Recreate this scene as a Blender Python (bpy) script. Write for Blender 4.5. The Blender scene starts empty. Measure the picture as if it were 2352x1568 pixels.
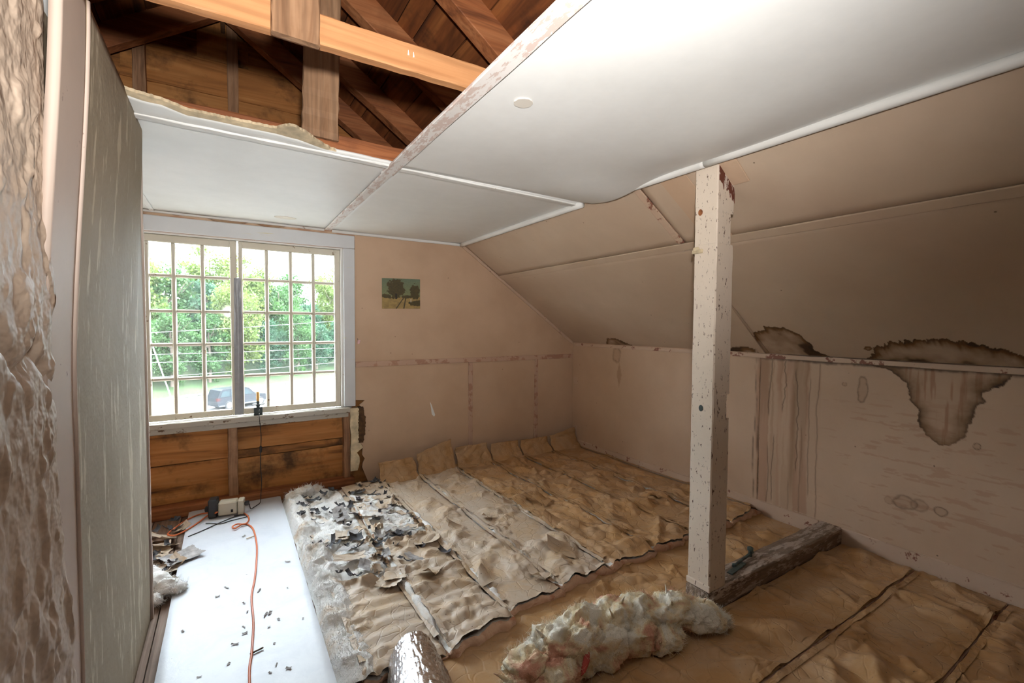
import bpy, math, random
import numpy as np
from mathutils import Matrix, Vector

S = bpy.context.scene
COL = S.collection
random.seed(7)

# ------------------------------------------------------------------ camera
YAW, PITCH, ROLL, EYE = 0.5582126541710695, 0.03647350437873738, -0.005743838031846301, np.array([0, 0, 1.3])
FPX = 1045.33
_f = np.array([math.sin(YAW) * math.cos(PITCH), math.cos(YAW) * math.cos(PITCH), -math.sin(PITCH)])
_r = np.array([math.cos(YAW), -math.sin(YAW), 0.0])
_d = np.cross(_f, _r)
CAMR = np.array([math.cos(ROLL) * _r + math.sin(ROLL) * _d, -math.sin(ROLL) * _r + math.cos(ROLL) * _d, _f])
cam = bpy.data.cameras.new('camera')
cam.sensor_width = 36.0
cam.lens = FPX / 2352 * 36
cam.clip_start = 0.02
cam.clip_end = 400
camo = bpy.data.objects.new('camera', cam)
COL.objects.link(camo)
camo.matrix_world = Matrix(((CAMR[0][0], -CAMR[1][0], -CAMR[2][0], 0),
                            (CAMR[0][1], -CAMR[1][1], -CAMR[2][1], 0),
                            (CAMR[0][2], -CAMR[1][2], -CAMR[2][2], 1.3), (0, 0, 0, 1)))
S.camera = camo
# ------------------------------------------------------------------ world, sun, flash, exposure
S.view_settings.view_transform = 'Standard'
S.view_settings.look = 'None'
S.view_settings.gamma = 1.0
S.view_settings.use_curve_mapping = False
S.view_settings.exposure = 0.0
S.cycles.max_bounces = 5
S.cycles.diffuse_bounces = 3
S.cycles.glossy_bounces = 2
S.cycles.transmission_bounces = 3
S.cycles.transparent_max_bounces = 8
S.cycles.caustics_reflective = False
S.cycles.caustics_refractive = False
S.cycles.use_light_tree = False
SKY = 25.0
SUN = 16.0
FLASH = 305.0
w = bpy.data.worlds.new('sky')
S.world = w
w.use_nodes = True
bgn = w.node_tree.nodes['Background']
bgn.inputs[0].default_value = (0.82, 0.91, 1.0, 1)
bgn.inputs[1].default_value = SKY


def aim(o, d):
    o.rotation_euler = Vector(d).to_track_quat('-Z', 'Y').to_euler()


sl = bpy.data.lights.new('sun', 'SUN')
sl.energy = SUN
sl.angle = 0.01
sl.color = (1.0, 0.95, 0.85)
so = bpy.data.objects.new('sun', sl)
COL.objects.link(so)
so.location = (20, 15, 30)
aim(so, (-1.49, -0.62, -1.0))
# the photographer's flash head, tilted up at the ceiling
fl = bpy.data.lights.new('flash', 'SPOT')
fl.energy = FLASH
fl.shadow_soft_size = 0.035
fl.spot_size = math.radians(126)
fl.spot_blend = 1.0
fl.color = (1.0, 0.975, 0.94)
fo = bpy.data.objects.new('flash', fl)
COL.objects.link(fo)
fo.location = (0.02, -0.03, 1.48)
aim(fo, (0.37, 0.95, 0.70))

# ------------------------------------------------------------------ pixel -> place on a known plane of the room
def ray(x, y):
    return CAMR.T @ np.array([(x - 1176) / FPX, (y - 784) / FPX, 1.0])


def at(x, y, ax, v):
    q = ray(x, y)
    return EYE + (v - EYE[ax]) / q[ax] * q


D, W, ZC, ZR, XC = 4.125, 3.426, 2.10, 1.0925, 1.981     # back wall, right wall, ceiling, knee wall top, ceiling edge
SLP = (ZR - ZC) / (W - XC)
FL = -0.135                                                # bare floor
TOP = -0.10                                                # walking level of board and paper
L = -0.337                                                 # left partition


def zs(X, off=0.0):
    return ZC + SLP * (X - XC) + off


def on_slope(x, y, off=0.0):
    q = ray(x, y)
    n = np.array([-SLP, 0, 1.0])
    return EYE + (ZC - SLP * XC + off - n @ EYE) / (n @ q) * q


# ------------------------------------------------------------------ numpy noise
def hsh(ix, iy, seed):
    n = (ix.astype(np.int64) * 374761393 + iy.astype(np.int64) * 668265263 + seed * 144269504) & 0xffffffff
    n = ((n ^ (n >> 13)) * 1274126177) & 0xffffffff
    n = n ^ (n >> 16)
    return (n & 0xffffff) / float(0xffffff)


def vnoise(x, y, seed=0):
    ix, iy = np.floor(x), np.floor(y)
    u, v = x - ix, y - iy
    u, v = u * u * (3 - 2 * u), v * v * (3 - 2 * v)
    a, b = hsh(ix, iy, seed), hsh(ix + 1, iy, seed)
    c, d = hsh(ix, iy + 1, seed), hsh(ix + 1, iy + 1, seed)
    return (a * (1 - u) + b * u) * (1 - v) + (c * (1 - u) + d * u) * v


def fbm(x, y, seed=0, oct=4):
    s, a, t = 0, 1.0, 0
    for o in range(oct):
        s = s + a * vnoise(x * 2 ** o + 17.3 * o, y * 2 ** o - 9.1 * o, seed + o)
        t += a
        a *= 0.5
    return s / t


def facet(x, y, seed=0):
    s = (x + y) * 0.366
    X, Y = x + s, y + s
    i, j = np.floor(X), np.floor(Y)
    u, v = X - i, Y - j
    h00, h11 = hsh(i, j, seed), hsh(i + 1, j + 1, seed)
    h10, h01 = hsh(i + 1, j, seed), hsh(i, j + 1, seed)
    return np.where(u > v, h00 * (1 - u) + h10 * (u - v) + h11 * v, h00 * (1 - v) + h01 * (v - u) + h11 * u)


def fold(x, y, seed=0, jit=0.95):
    """creased facets: nearest random folded ridge, continuous with sharp creases"""
    ix, iy = np.floor(x), np.floor(y)
    best = np.full(np.shape(x), 9.0)
    for di in (-1, 0, 1):
        for dj in (-1, 0, 1):
            cx, cy = ix + di, iy + dj
            px = cx + 0.5 + jit * (hsh(cx, cy, seed) - 0.5)
            py = cy + 0.5 + jit * (hsh(cx, cy, seed + 1) - 0.5)
            an = hsh(cx, cy, seed + 2) * 6.283
            dx, dy = x - px, y - py
            u, v = np.cos(an) * dx + np.sin(an) * dy, -np.sin(an) * dx + np.cos(an) * dy
            best = np.minimum(best, np.abs(u) * (0.6 + 0.9 * hsh(cx, cy, seed + 3)) + np.abs(v) * (0.25 + 0.6 * hsh(cx, cy, seed + 4)) + 0.35 * hsh(cx, cy, seed + 5))
    return best


def crumple(x, y, seed=0):
    """creased paper, about 0..1"""
    wx = x + 0.10 * vnoise(x * 3, y * 3, seed + 50)
    wy = y + 0.10 * vnoise(x * 3 + 9, y * 3, seed + 51)
    c, s_ = math.cos(seed * 1.3), math.sin(seed * 1.3)
    rx_, ry_ = c * wx - s_ * wy, s_ * wx + c * wy
    t = 0.62 * fold(rx_ * 3.3, ry_ * 4.6, seed) + 0.27 * fold(wx * 8.1 + 5, wy * 6.3, seed + 20) + 0.10 * fold(rx_ * 17, ry_ * 21 + 3, seed + 40) + 0.05 * facet(x * 38, y * 38, seed)
    return t * 1.25


def billow(x, y, seed=0, oct=4):
    s, a, t = 0, 1.0, 0
    for o in range(oct):
        s = s + a * (1 - np.abs(2 * vnoise(x * 2 ** o + 3.7 * o, y * 2 ** o, seed + o) - 1))
        t += a
        a *= 0.5
    return s / t


def vnoise3(x, y, z, seed=0):
    iz = np.floor(z)
    w_ = z - iz
    w_ = w_ * w_ * (3 - 2 * w_)
    out = 0
    for k, ww in ((0, 1 - w_), (1, w_)):
        lay = ((iz + k).astype(np.int64) * 7919) % 100003
        out = out + ww * vnoise(x + lay * 3.0, y + lay * 7.0, seed)
    return out


def billow3(x, y, z, seed=0, oct=5, rough=0.55):
    s, a, t = 0, 1.0, 0
    for o in range(oct):
        s = s + a * (1 - np.abs(2 * vnoise3(x * 2 ** o + 3.7 * o, y * 2 ** o, z * 2 ** o, seed + o) - 1))
        t += a
        a *= rough
    return s / t


def sstep(a, b, x):
    t = np.clip((x - a) / (b - a), 0, 1)
    return t * t * (3 - 2 * t)


def sdf(px, py, poly):
    """signed distance, negative inside"""
    poly = np.asarray(poly, float)
    dmin = np.full(px.shape, 1e9)
    inside = np.zeros(px.shape, bool)
    for (ax, ay), (bx, by) in zip(poly, np.roll(poly, -1, 0)):
        ex, ey = bx - ax, by - ay
        t = np.clip(((px - ax) * ex + (py - ay) * ey) / (ex * ex + ey * ey + 1e-12), 0, 1)
        dmin = np.minimum(dmin, np.hypot(px - ax - t * ex, py - ay - t * ey))
        cr = ((ay > py) != (by > py)) & (px < (bx - ax) * (py - ay) / (by - ay + 1e-12) + ax)
        inside ^= cr
    return np.where(inside, -dmin, dmin)


# ------------------------------------------------------------------ mesh helpers
class MB:
    def __init__(s):
        s.v, s.f = [], []

    def add(s, v, f):
        o = len(s.v)
        s.v += [tuple(map(float, p)) for p in v]
        s.f += [tuple(i + o for i in q) for q in f]
        return s

    def box(s, x0, x1, y0, y1, z0, z1, ch=0.003, M=None):
        ch = min(ch, (x1 - x0) * .3, (y1 - y0) * .3, (z1 - z0) * .3)
        lo, hi = (x0, y0, z0), (x1, y1, z1)
        vs, ix = [], {}
        for c in range(8):
            b = [(c >> k) & 1 for k in range(3)]
            for k in range(3):
                p = [(hi[j] if b[j] else lo[j]) for j in range(3)]
                for j in range(3):
                    if j != k:
                        p[j] += -ch if b[j] else ch
                ix[(c, k)] = len(vs)
                vs.append(p)
        fs = []
        for k in range(3):
            a, b2 = 1 << ((k + 1) % 3), 1 << ((k + 2) % 3)
            for sd in (0, 1 << k):
                q = [ix[(sd, k)], ix[(sd | a, k)], ix[(sd | a | b2, k)], ix[(sd | b2, k)]]
                fs.append(tuple(q if sd else q[::-1]))
            m = 1 << k
            i1, i2 = (k + 1) % 3, (k + 2) % 3
            for p in (0, 1):
                for q in (0, 1):
                    c0 = (p << i1) | (q << i2)
                    c1 = c0 | m
                    e = [ix[(c0, i1)], ix[(c1, i1)], ix[(c1, i2)], ix[(c0, i2)]]
                    fs.append(tuple(e if (p ^ q) == 0 else e[::-1]))
        for c in range(8):
            t = [ix[(c, 0)], ix[(c, 1)], ix[(c, 2)]]
            fs.append(tuple(t if bin(c).count('1') % 2 else t[::-1]))
        if M is not None:
            vs = [tuple(M @ Vector(p)) for p in vs]
        return s.add(vs, fs)

    def bar(s, p0, p1, w, h, up=(0, 0, 1), seg=1, jit=0.0, ch=0.004, seed=0):
        """timber from p0 to p1; w across, h along 'up'"""
        rnd = random.Random(seed)
        p0, p1 = Vector(p0), Vector(p1)
        d = (p1 - p0)
        t = d.normalized()
        u = Vector(up)
        u = (u - t * u.dot(t)).normalized()
        n = t.cross(u)
        ch = min(ch, w * .3, h * .3)
        prof = [(-w / 2 + ch, -h / 2), (w / 2 - ch, -h / 2), (w / 2, -h / 2 + ch), (w / 2, h / 2 - ch),
                (w / 2 - ch, h / 2), (-w / 2 + ch, h / 2), (-w / 2, h / 2 - ch), (-w / 2, -h / 2 + ch)]
        vs = []
        for i in range(seg + 1):
            c = p0 + d * (i / seg)
            jj = [rnd.uniform(-jit, jit) for _ in range(8)]
            for k, (a, b) in enumerate(prof):
                vs.append(c + n * (a + jj[k]) + u * (b + jj[(k // 2 * 2 + 3) % 8]))
        fs = []
        for i in range(seg):
            for k in range(8):
                a, b = i * 8 + k, i * 8 + (k + 1) % 8
                fs.append((a, a + 8, b + 8, b))
        fs.append(tuple(range(8)))
        fs.append(tuple(seg * 8 + k for k in range(7, -1, -1)))
        return s.add(vs, fs)

    def tube(s, pts, r, n=8, cap=True, radii=None):
        pts = [Vector(p) for p in pts]
        m = len(pts)
        vs, prev = [], None
        for i, p in enumerate(pts):
            t = (pts[min(i + 1, m - 1)] - pts[max(i - 1, 0)]).normalized()
            if prev is None:
                prev = t.cross(Vector((0.3, 0.2, 0.93))).normalized()
            a = (prev - t * prev.dot(t))
            a = a.normalized() if a.length > 1e-6 else t.orthogonal().normalized()
            prev = a
            b = t.cross(a)
            rr = radii[i] if radii else r
            for k in range(n):
                th = 2 * math.pi * k / n
                vs.append(p + a * (rr * math.cos(th)) + b * (rr * math.sin(th)))
        fs = [(i * n + k, i * n + (k + 1) % n, (i + 1) * n + (k + 1) % n, (i + 1) * n + k) for i in range(m - 1) for k in range(n)]
        if cap:
            fs.append(tuple(range(n - 1, -1, -1)))
            fs.append(tuple((m - 1) * n + k for k in range(n)))
        return s.add(vs, fs)

    def prism(s, poly, a, b, ax):
        """polygon in the two other axes, extruded from a to b along ax"""
        o = [k for k in range(3) if k != ax]
        vs = []
        for v in (a, b):
            for p in poly:
                q = [0, 0, 0]
                q[ax] = v
                q[o[0]], q[o[1]] = p
                vs.append(q)
        n = len(poly)
        fs = [tuple(range(n)), tuple(range(2 * n - 1, n - 1, -1))]
        fs += [(k, n + k, n + (k + 1) % n, (k + 1) % n) for k in range(n)]
        return s.add(vs, fs)

    def lathe(s, c, prof, n=16):
        vs, fs = [], []
        for (r, z) in prof:
            for k in range(n):
                th = 2 * math.pi * k / n
                vs.append((c[0] + r * math.cos(th), c[1] + r * math.sin(th), c[2] + z))
        for i in range(len(prof) - 1):
            for k in range(n):
                fs.append((i * n + k, i * n + (k + 1) % n, (i + 1) * n + (k + 1) % n, (i + 1) * n + k))
        fs.append(tuple(range(n - 1, -1, -1)))
        fs.append(tuple((len(prof) - 1) * n + k for k in range(n)))
        return s.add(vs, fs)

    def mesh(s, name):
        m = bpy.data.meshes.new(name)
        m.from_pydata(s.v, [], s.f)
        m.validate()
        m.update()
        return m


def grid_mesh(name, P, keep=None, attr=None, smooth=True, extra=None):
    """P: (n,m,3) array of points; keep: (n-1,m-1) bool"""
    n, m = P.shape[:2]
    idx = np.arange(n * m).reshape(n, m)
    F = np.stack([idx[:-1, :-1], idx[1:, :-1], idx[1:, 1:], idx[:-1, 1:]], -1)
    F = F[keep] if keep is not None else F.reshape(-1, 4)
    V = P.reshape(-1, 3)
    used = np.unique(F)
    remap = np.full(n * m, -1)
    remap[used] = np.arange(len(used))
    V, F = V[used], remap[F]
    me = bpy.data.meshes.new(name)
    me.from_pydata(V.tolist(), [], F.tolist())
    if attr is not None:
        a = me.attributes.new('stain', 'FLOAT_COLOR', 'POINT')
        c = np.ones((len(used), 4), np.float32)
        c[:, :3] = attr.reshape(-1, 3)[used]
        a.data.foreach_set('color', c.ravel())
    if smooth:
        me.polygons.foreach_set('use_smooth', [True] * len(me.polygons))
    me.update()
    return me


def link(name, me, mat, parent=None, smooth=False):
    if isinstance(me, MB):
        me = me.mesh(name)
    if smooth:
        me.polygons.foreach_set('use_smooth', [True] * len(me.polygons))
    o = bpy.data.objects.new(name, me)
    COL.objects.link(o)
    if mat is not None and not me.materials:
        me.materials.append(mat)
    if parent is not None:
        o.parent = parent
        if parent.type == 'EMPTY' and not parent.get('_own'):
            o.location = -parent.location if parent.parent is None else (0, 0, 0)
    return o


def tag(o, label=None, cat=None, group=None, kind=None):
    for k, v in (('label', label), ('category', cat), ('group', group), ('kind', kind)):
        if v:
            o[k] = v
    return o


def thing(name, label, cat, loc=(0, 0, 0), group=None):
    o = bpy.data.objects.new(name, None)
    o.empty_display_size = 0.05
    COL.objects.link(o)
    o.location = loc
    return tag(o, label, cat, group)


def struct(name, loc=(0, 0, 0), label=None):
    o = bpy.data.objects.new(name, None)
    COL.objects.link(o)
    o.location = loc
    return tag(o, label, None, None, 'structure')


def solid(o, t, off=-1):
    m = o.modifiers.new('thick', 'SOLIDIFY')
    m.thickness = t
    m.offset = off
    return o


# ------------------------------------------------------------------ materials
def mat(name):
    m = bpy.data.materials.new(name)
    m.use_nodes = True
    nt = m.node_tree
    b = nt.nodes['Principled BSDF']
    return m, nt, b


def N(nt, t, **kw):
    n = nt.nodes.new(t)
    for k, v in kw.items():
        setattr(n, k, v)
    return n


def coords(nt, scale=(1, 1, 1), rnd=False, rot=(0, 0, 0)):
    tc = N(nt, 'ShaderNodeTexCoord')
    mp = N(nt, 'ShaderNodeMapping')
    mp.inputs['Scale'].default_value = scale
    mp.inputs['Rotation'].default_value = rot
    nt.links.new(tc.outputs['Object'], mp.inputs['Vector'])
    if rnd:
        oi = N(nt, 'ShaderNodeObjectInfo')
        mu = N(nt, 'ShaderNodeMath', operation='MULTIPLY')
        mu.inputs[1].default_value = 37.0
        nt.links.new(oi.outputs['Random'], mu.inputs[0])
        cx = N(nt, 'ShaderNodeCombineXYZ')
        for k in range(3):
            nt.links.new(mu.outputs[0], cx.inputs[k])
        nt.links.new(cx.outputs[0], mp.inputs['Location'])
    return mp.outputs['Vector']


def noise(nt, vec, scale, detail=5, rough=0.6, dist=0.0):
    n = N(nt, 'ShaderNodeTexNoise')
    n.inputs['Scale'].default_value = scale
    n.inputs['Detail'].default_value = detail
    n.inputs['Roughness'].default_value = rough
    n.inputs['Distortion'].default_value = dist
    nt.links.new(vec, n.inputs['Vector'])
    return n.outputs['Fac']


def ramp(nt, fac, stops, interp='LINEAR'):
    r = N(nt, 'ShaderNodeValToRGB')
    r.color_ramp.interpolation = interp
    while len(r.color_ramp.elements) < len(stops):
        r.color_ramp.elements.new(0.5)
    for e, (p, c) in zip(r.color_ramp.elements, stops):
        e.position = p
        e.color = (c[0], c[1], c[2], 1) if hasattr(c, '__len__') else (c, c, c, 1)
    nt.links.new(fac, r.inputs['Fac'])
    return r.outputs['Color']


def mix(nt, fac, a, b, mode='MIX'):
    m = N(nt, 'ShaderNodeMix', data_type='RGBA', blend_type=mode)
    for v, i in ((fac, 0), (a, 6), (b, 7)):
        if hasattr(v, 'is_linked'):
            nt.links.new(v, m.inputs[i])
        elif i == 0:
            m.inputs[0].default_value = v
        else:
            m.inputs[i].default_value = (v[0], v[1], v[2], 1)
    return m.outputs[2]


def bump(nt, b, h, strength=0.3, dist=0.01):
    n = N(nt, 'ShaderNodeBump')
    n.inputs['Strength'].default_value = strength
    n.inputs['Distance'].default_value = dist
    nt.links.new(h, n.inputs['Height'])
    nt.links.new(n.outputs['Normal'], b.inputs['Normal'])


def M_paint(name, col, col2, rough=0.6, chip=None, chip_amt=0.0, chip_scale=(40, 40, 8), stain=False, specks=True, bumps=0.0):
    m, nt, b = mat(name)
    v = coords(nt)
    n1 = noise(nt, v, 1.7, 2, 0.55)
    c = mix(nt, ramp(nt, n1, ((0.35, 0), (0.7, 1))), col, col2)
    n2 = noise(nt, v, 9, 3, 0.7)
    c = mix(nt, ramp(nt, n2, ((0.3, 0.12), (0.75, 0.0))), c, tuple(x * 0.62 for x in col))
    if specks:
        vo = N(nt, 'ShaderNodeTexVoronoi')
        vo.inputs['Scale'].default_value = 7
        nt.links.new(v, vo.inputs['Vector'])
        c = mix(nt, ramp(nt, vo.outputs['Distance'], ((0.022, 0.75), (0.04, 0.0))), c, (0.09, 0.055, 0.03))
    if chip:
        vc = coords(nt, chip_scale)
        n3 = noise(nt, vc, 1.0, 4, 0.72)
        c = mix(nt, ramp(nt, n3, ((1 - chip_amt - 0.02, 0), (1 - chip_amt + 0.02, 1))), c, chip)
    if stain:
        at_ = N(nt, 'ShaderNodeAttribute', attribute_name='stain')
        sp = N(nt, 'ShaderNodeSeparateColor')
        nt.links.new(at_.outputs['Color'], sp.inputs[0])
        c = mix(nt, sp.outputs[2], c, (0.36, 0.175, 0.10))
        c = mix(nt, sp.outputs[0], c, (0.20, 0.096, 0.032))
        c = mix(nt, sp.outputs[1], c, (0.040, 0.020, 0.009))
    nt.links.new(c, b.inputs['Base Color'])
    b.inputs['Roughness'].default_value = rough
    b.inputs['Specular IOR Level'].default_value = 0.35
    if bumps > 0.1:
        bump(nt, b, noise(nt, v, 26, 2, 0.6), bumps, 0.01)
    return m


def M_wood(name, a, b_, dark, axis=0, rough=0.7, sc=1.0, dirt=0.5, cracks=0.5, paint=None, paint_amt=0.0):
    """grain runs along axis"""
    m, nt, b = mat(name)
    s = [9 * sc] * 3
    s[axis] = 0.7 * sc
    v = coords(nt, tuple(s), rnd=True)
    n1 = noise(nt, v, 1.6, 4, 0.62, 0.9)
    c = ramp(nt, n1, ((0.28, dark), (0.47, a), (0.72, b_)))
    s2 = [60 * sc] * 3
    s2[axis] = 1.2 * sc
    v2 = coords(nt, tuple(s2), rnd=True)
    n2 = noise(nt, v2, 1.0, 3, 0.5)
    c = mix(nt, ramp(nt, n2, ((0.35, cracks), (0.55, 0.0))), c, tuple(x * 0.45 for x in a))
    v3 = coords(nt, (1, 1, 1), rnd=True)
    n3 = noise(nt, v3, 3.2, 5, 0.65)
    c = mix(nt, ramp(nt, n3, ((0.52, 0.0), (0.70, dirt))), c, dark)
    if paint:
        v4 = [30.0] * 3
        v4[axis] = 7.0
        n4 = noise(nt, coords(nt, tuple(v4)), 1.0, 6, 0.75)
        c = mix(nt, ramp(nt, n4, ((paint_amt - 0.03, 1.0), (paint_amt + 0.03, 0.0))), c, paint)
    nt.links.new(c, b.inputs['Base Color'])
    b.inputs['Roughness'].default_value = rough
    b.inputs['Specular IOR Level'].default_value = 0.3
    bump(nt, b, n2, 0.25, 0.004)
    return m


def M_plain(name, col, rough=0.5, metal=0.0, var=0.15, scale=8, bumps=0.0, spec=0.5):
    m, nt, b = mat(name)
    v = coords(nt)
    n1 = noise(nt, v, scale, 4, 0.6)
    c = mix(nt, ramp(nt, n1, ((0.3, 0), (0.7, 1))), tuple(x * (1 - var) for x in col), tuple(min(1, x * (1 + var)) for x in col))
    nt.links.new(c, b.inputs['Base Color'])
    b.inputs['Roughness'].default_value = rough
    b.inputs['Metallic'].default_value = metal
    b.inputs['Specular IOR Level'].default_value = spec
    if bumps:
        bump(nt, b, noise(nt, v, scale * 5, 4, 0.6), bumps, 0.004)
    return m


BEIGE, BEIGE2 = (0.53, 0.36, 0.242), (0.60, 0.42, 0.292)
m_wall = M_paint('beige_paint', BEIGE, BEIGE2)
m_wallstain = M_paint('beige_paint_water_stained', BEIGE, BEIGE2, stain=True)
m_slope = M_paint('greyish_beige_slope_paint', (0.52, 0.385, 0.28), (0.585, 0.45, 0.335), stain=True)
m_batten = M_paint('reddish_worn_batten_paint', (0.50, 0.325, 0.235), (0.56, 0.385, 0.285), chip=(0.40, 0.22, 0.15), chip_amt=0.47, chip_scale=(9, 9, 9), specks=False)
m_trimp = M_paint('beige_trim_paint', (0.55, 0.385, 0.28), (0.61, 0.44, 0.325), chip=(0.24, 0.10, 0.065), chip_amt=0.40, chip_scale=(9, 9, 9), specks=False)
m_white = M_paint('white_ceiling_paint', (0.80, 0.80, 0.78), (0.85, 0.85, 0.835), rough=0.45, specks=False, bumps=0.05)
m_peel = M_paint('peeling_white_paint', (0.80, 0.765, 0.74), (0.74, 0.69, 0.655), chip=(0.60, 0.48, 0.43), chip_amt=0.47, chip_scale=(40, 12, 40), specks=False)
m_whitetrim = M_paint('white_trim_paint', (0.80, 0.79, 0.77), (0.72, 0.70, 0.67), chip=(0.35, 0.25, 0.19), chip_amt=0.30, chip_scale=(14, 14, 14), specks=False)
m_casing = M_paint('grey_white_casing_paint', (0.66, 0.67, 0.69), (0.60, 0.61, 0.63), chip=(0.62, 0.56, 0.30), chip_amt=0.33, chip_scale=(1.5, 20, 20), specks=False)
m_sash = M_paint('aged_cream_sash_paint', (0.62, 0.57, 0.47), (0.68, 0.64, 0.55), chip=(0.20, 0.12, 0.06), chip_amt=0.33, chip_scale=(16, 16, 16), specks=False)
m_postp = M_paint('flaking_post_paint', (0.70, 0.58, 0.47), (0.76, 0.64, 0.53), chip=(0.11, 0.055, 0.035), chip_amt=0.375, chip_scale=(70, 70, 26), specks=False)
m_postcap = M_paint('bare_red_post_wood', (0.20, 0.055, 0.03), (0.13, 0.04, 0.025), chip=(0.62, 0.52, 0.45), chip_amt=0.45, chip_scale=(30, 30, 12), specks=False)
m_left = M_paint('worn_grey_beige_paint', (0.285, 0.225, 0.150), (0.36, 0.295, 0.21), chip=(0.52, 0.44, 0.32), chip_amt=0.40, chip_scale=(22, 16, 2.2), specks=True, rough=0.75, bumps=0.3)
m_leftstrip = M_paint('pinkish_board_paint', (0.52, 0.41, 0.34), (0.58, 0.47, 0.40), chip=(0.16, 0.11, 0.08), chip_amt=0.31, chip_scale=(11, 11, 11), specks=False)
m_plaster = M_paint('rough_plaster_paint', (0.46, 0.355, 0.27), (0.54, 0.43, 0.34), rough=0.55, chip=(0.62, 0.57, 0.52), chip_amt=0.30, chip_scale=(16, 16, 9), specks=False, bumps=0.9)
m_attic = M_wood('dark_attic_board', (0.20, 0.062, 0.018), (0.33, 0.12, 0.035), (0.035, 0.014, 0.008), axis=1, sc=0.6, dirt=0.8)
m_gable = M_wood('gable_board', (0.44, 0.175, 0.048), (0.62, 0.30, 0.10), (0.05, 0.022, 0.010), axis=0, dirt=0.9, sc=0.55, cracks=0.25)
m_rafter = M_wood('red_brown_rafter', (0.33, 0.115, 0.042), (0.47, 0.20, 0.085), (0.11, 0.036, 0.016), axis=0, sc=0.8)
m_newwood = M_wood('fresh_sawn_lumber', (0.42, 0.195, 0.080), (0.50, 0.25, 0.108), (0.33, 0.135, 0.05), axis=0, dirt=0.15, cracks=0.35)
m_oldboard = M_wood('grey_brown_board', (0.24, 0.13, 0.068), (0.35, 0.21, 0.12), (0.11, 0.05, 0.022), axis=2, dirt=0.4)
m_studw = M_wood('old_stud_wood', (0.36, 0.19, 0.10), (0.48, 0.29, 0.17), (0.11, 0.05, 0.025), axis=2)
m_plate = M_wood('worn_plate_wood', (0.23, 0.165, 0.12), (0.33, 0.25, 0.19), (0.10, 0.065, 0.045), axis=0, paint=(0.46, 0.37, 0.31), paint_amt=0.47)
m_floorw = M_wood('dusty_floor_board', (0.27, 0.175, 0.125), (0.40, 0.29, 0.22), (0.12, 0.07, 0.045), axis=1)
m_torn = M_plain('torn_board_core', (0.62, 0.50, 0.33), 0.85, var=0.3, scale=14, bumps=0.4)
m_scorch = M_plain('brown_rotted_edge', (0.09, 0.045, 0.018), 0.9, var=0.5, scale=30, bumps=0.5)
m_black = M_plain('black_plastic', (0.018, 0.018, 0.02), 0.45)
m_beigep = M_plain('beige_plastic', (0.58, 0.52, 0.40), 0.45, var=0.06)
m_orange = M_plain('orange_cord', (0.62, 0.15, 0.045), 0.45, var=0.1)
m_steel = M_plain('dark_metal', (0.07, 0.085, 0.085), 0.4, 0.8, 0.3, 30)
m_teal = M_plain('verdigris_metal', (0.09, 0.125, 0.12), 0.5, 0.6, 0.4, 40)
m_candle = M_plain('candle_tube', (0.62, 0.34, 0.09), 0.5)
m_tape = M_plain('grey_duct_tape', (0.30, 0.31, 0.335), 0.38, 0.15, 0.12, 20, 0.25)
m_flake = M_plain('dark_grey_flake', (0.085, 0.085, 0.095), 0.8, var=0.55, scale=18, bumps=0.3)
m_flake2 = M_plain('pale_grey_flake', (0.36, 0.34, 0.33), 0.85, var=0.4, scale=25, bumps=0.3)
m_pink = M_plain('pink_scrap', (0.75, 0.50, 0.50), 0.6)
m_patch = M_plain('ceiling_patch', (0.68, 0.63, 0.56), 0.7, var=0.05)


def M_kraft(name, dust=0.5, base=(0.43, 0.245, 0.10)):
    m, nt, b = mat(name)
    v = coords(nt)
    n1 = noise(nt, v, 2.2, 5, 0.6)
    c = mix(nt, ramp(nt, n1, ((0.3, 0), (0.7, 1))), base, tuple(x * 1.25 for x in base))
    n2 = noise(nt, v, 5.5, 4, 0.7, 0.4)
    c = mix(nt, ramp(nt, n2, ((0.38, dust), (0.62, 0.08 * dust))), c, (0.60, 0.50, 0.40))
    n3 = noise(nt, v, 130, 0, 0.5)
    c = mix(nt, ramp(nt, n3, ((0.80, 0), (0.84, 0.75))), c, (0.07, 0.05, 0.04))
    nt.links.new(c, b.inputs['Base Color'])
    b.inputs['Roughness'].default_value = 0.5
    b.inputs['Specular IOR Level'].default_value = 0.4
    nv = N(nt, 'ShaderNodeTexNoise')
    nv.inputs['Scale'].default_value = 4
    nt.links.new(v, nv.inputs['Vector'])
    mv = N(nt, 'ShaderNodeMix', data_type='VECTOR')
    mv.inputs[0].default_value = 0.16
    nt.links.new(v, mv.inputs[4])
    nt.links.new(nv.outputs['Color'], mv.inputs[5])
    hs = []
    for sc_, w_ in ((15, 0.06),):
        vo = N(nt, 'ShaderNodeTexVoronoi', feature='DISTANCE_TO_EDGE')
        vo.inputs['Scale'].default_value = sc_
        nt.links.new(mv.outputs[1], vo.inputs['Vector'])
        hs.append(ramp(nt, vo.outputs['Distance'], ((0.0, 0.0), (w_, 1.0))))
    hh_ = mix(nt, 0.45, hs[0], noise(nt, v, 45, 2, 0.65))
    bump(nt, b, hh_, 0.45, 0.006)
    return m


m_kraft = M_kraft('kraft_paper', 0.25)
m_kraftd = M_kraft('dusty_glare_kraft_paper', 0.95, (0.50, 0.36, 0.225))  # paler copy: window glare painted into the colour along with real dust


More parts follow.
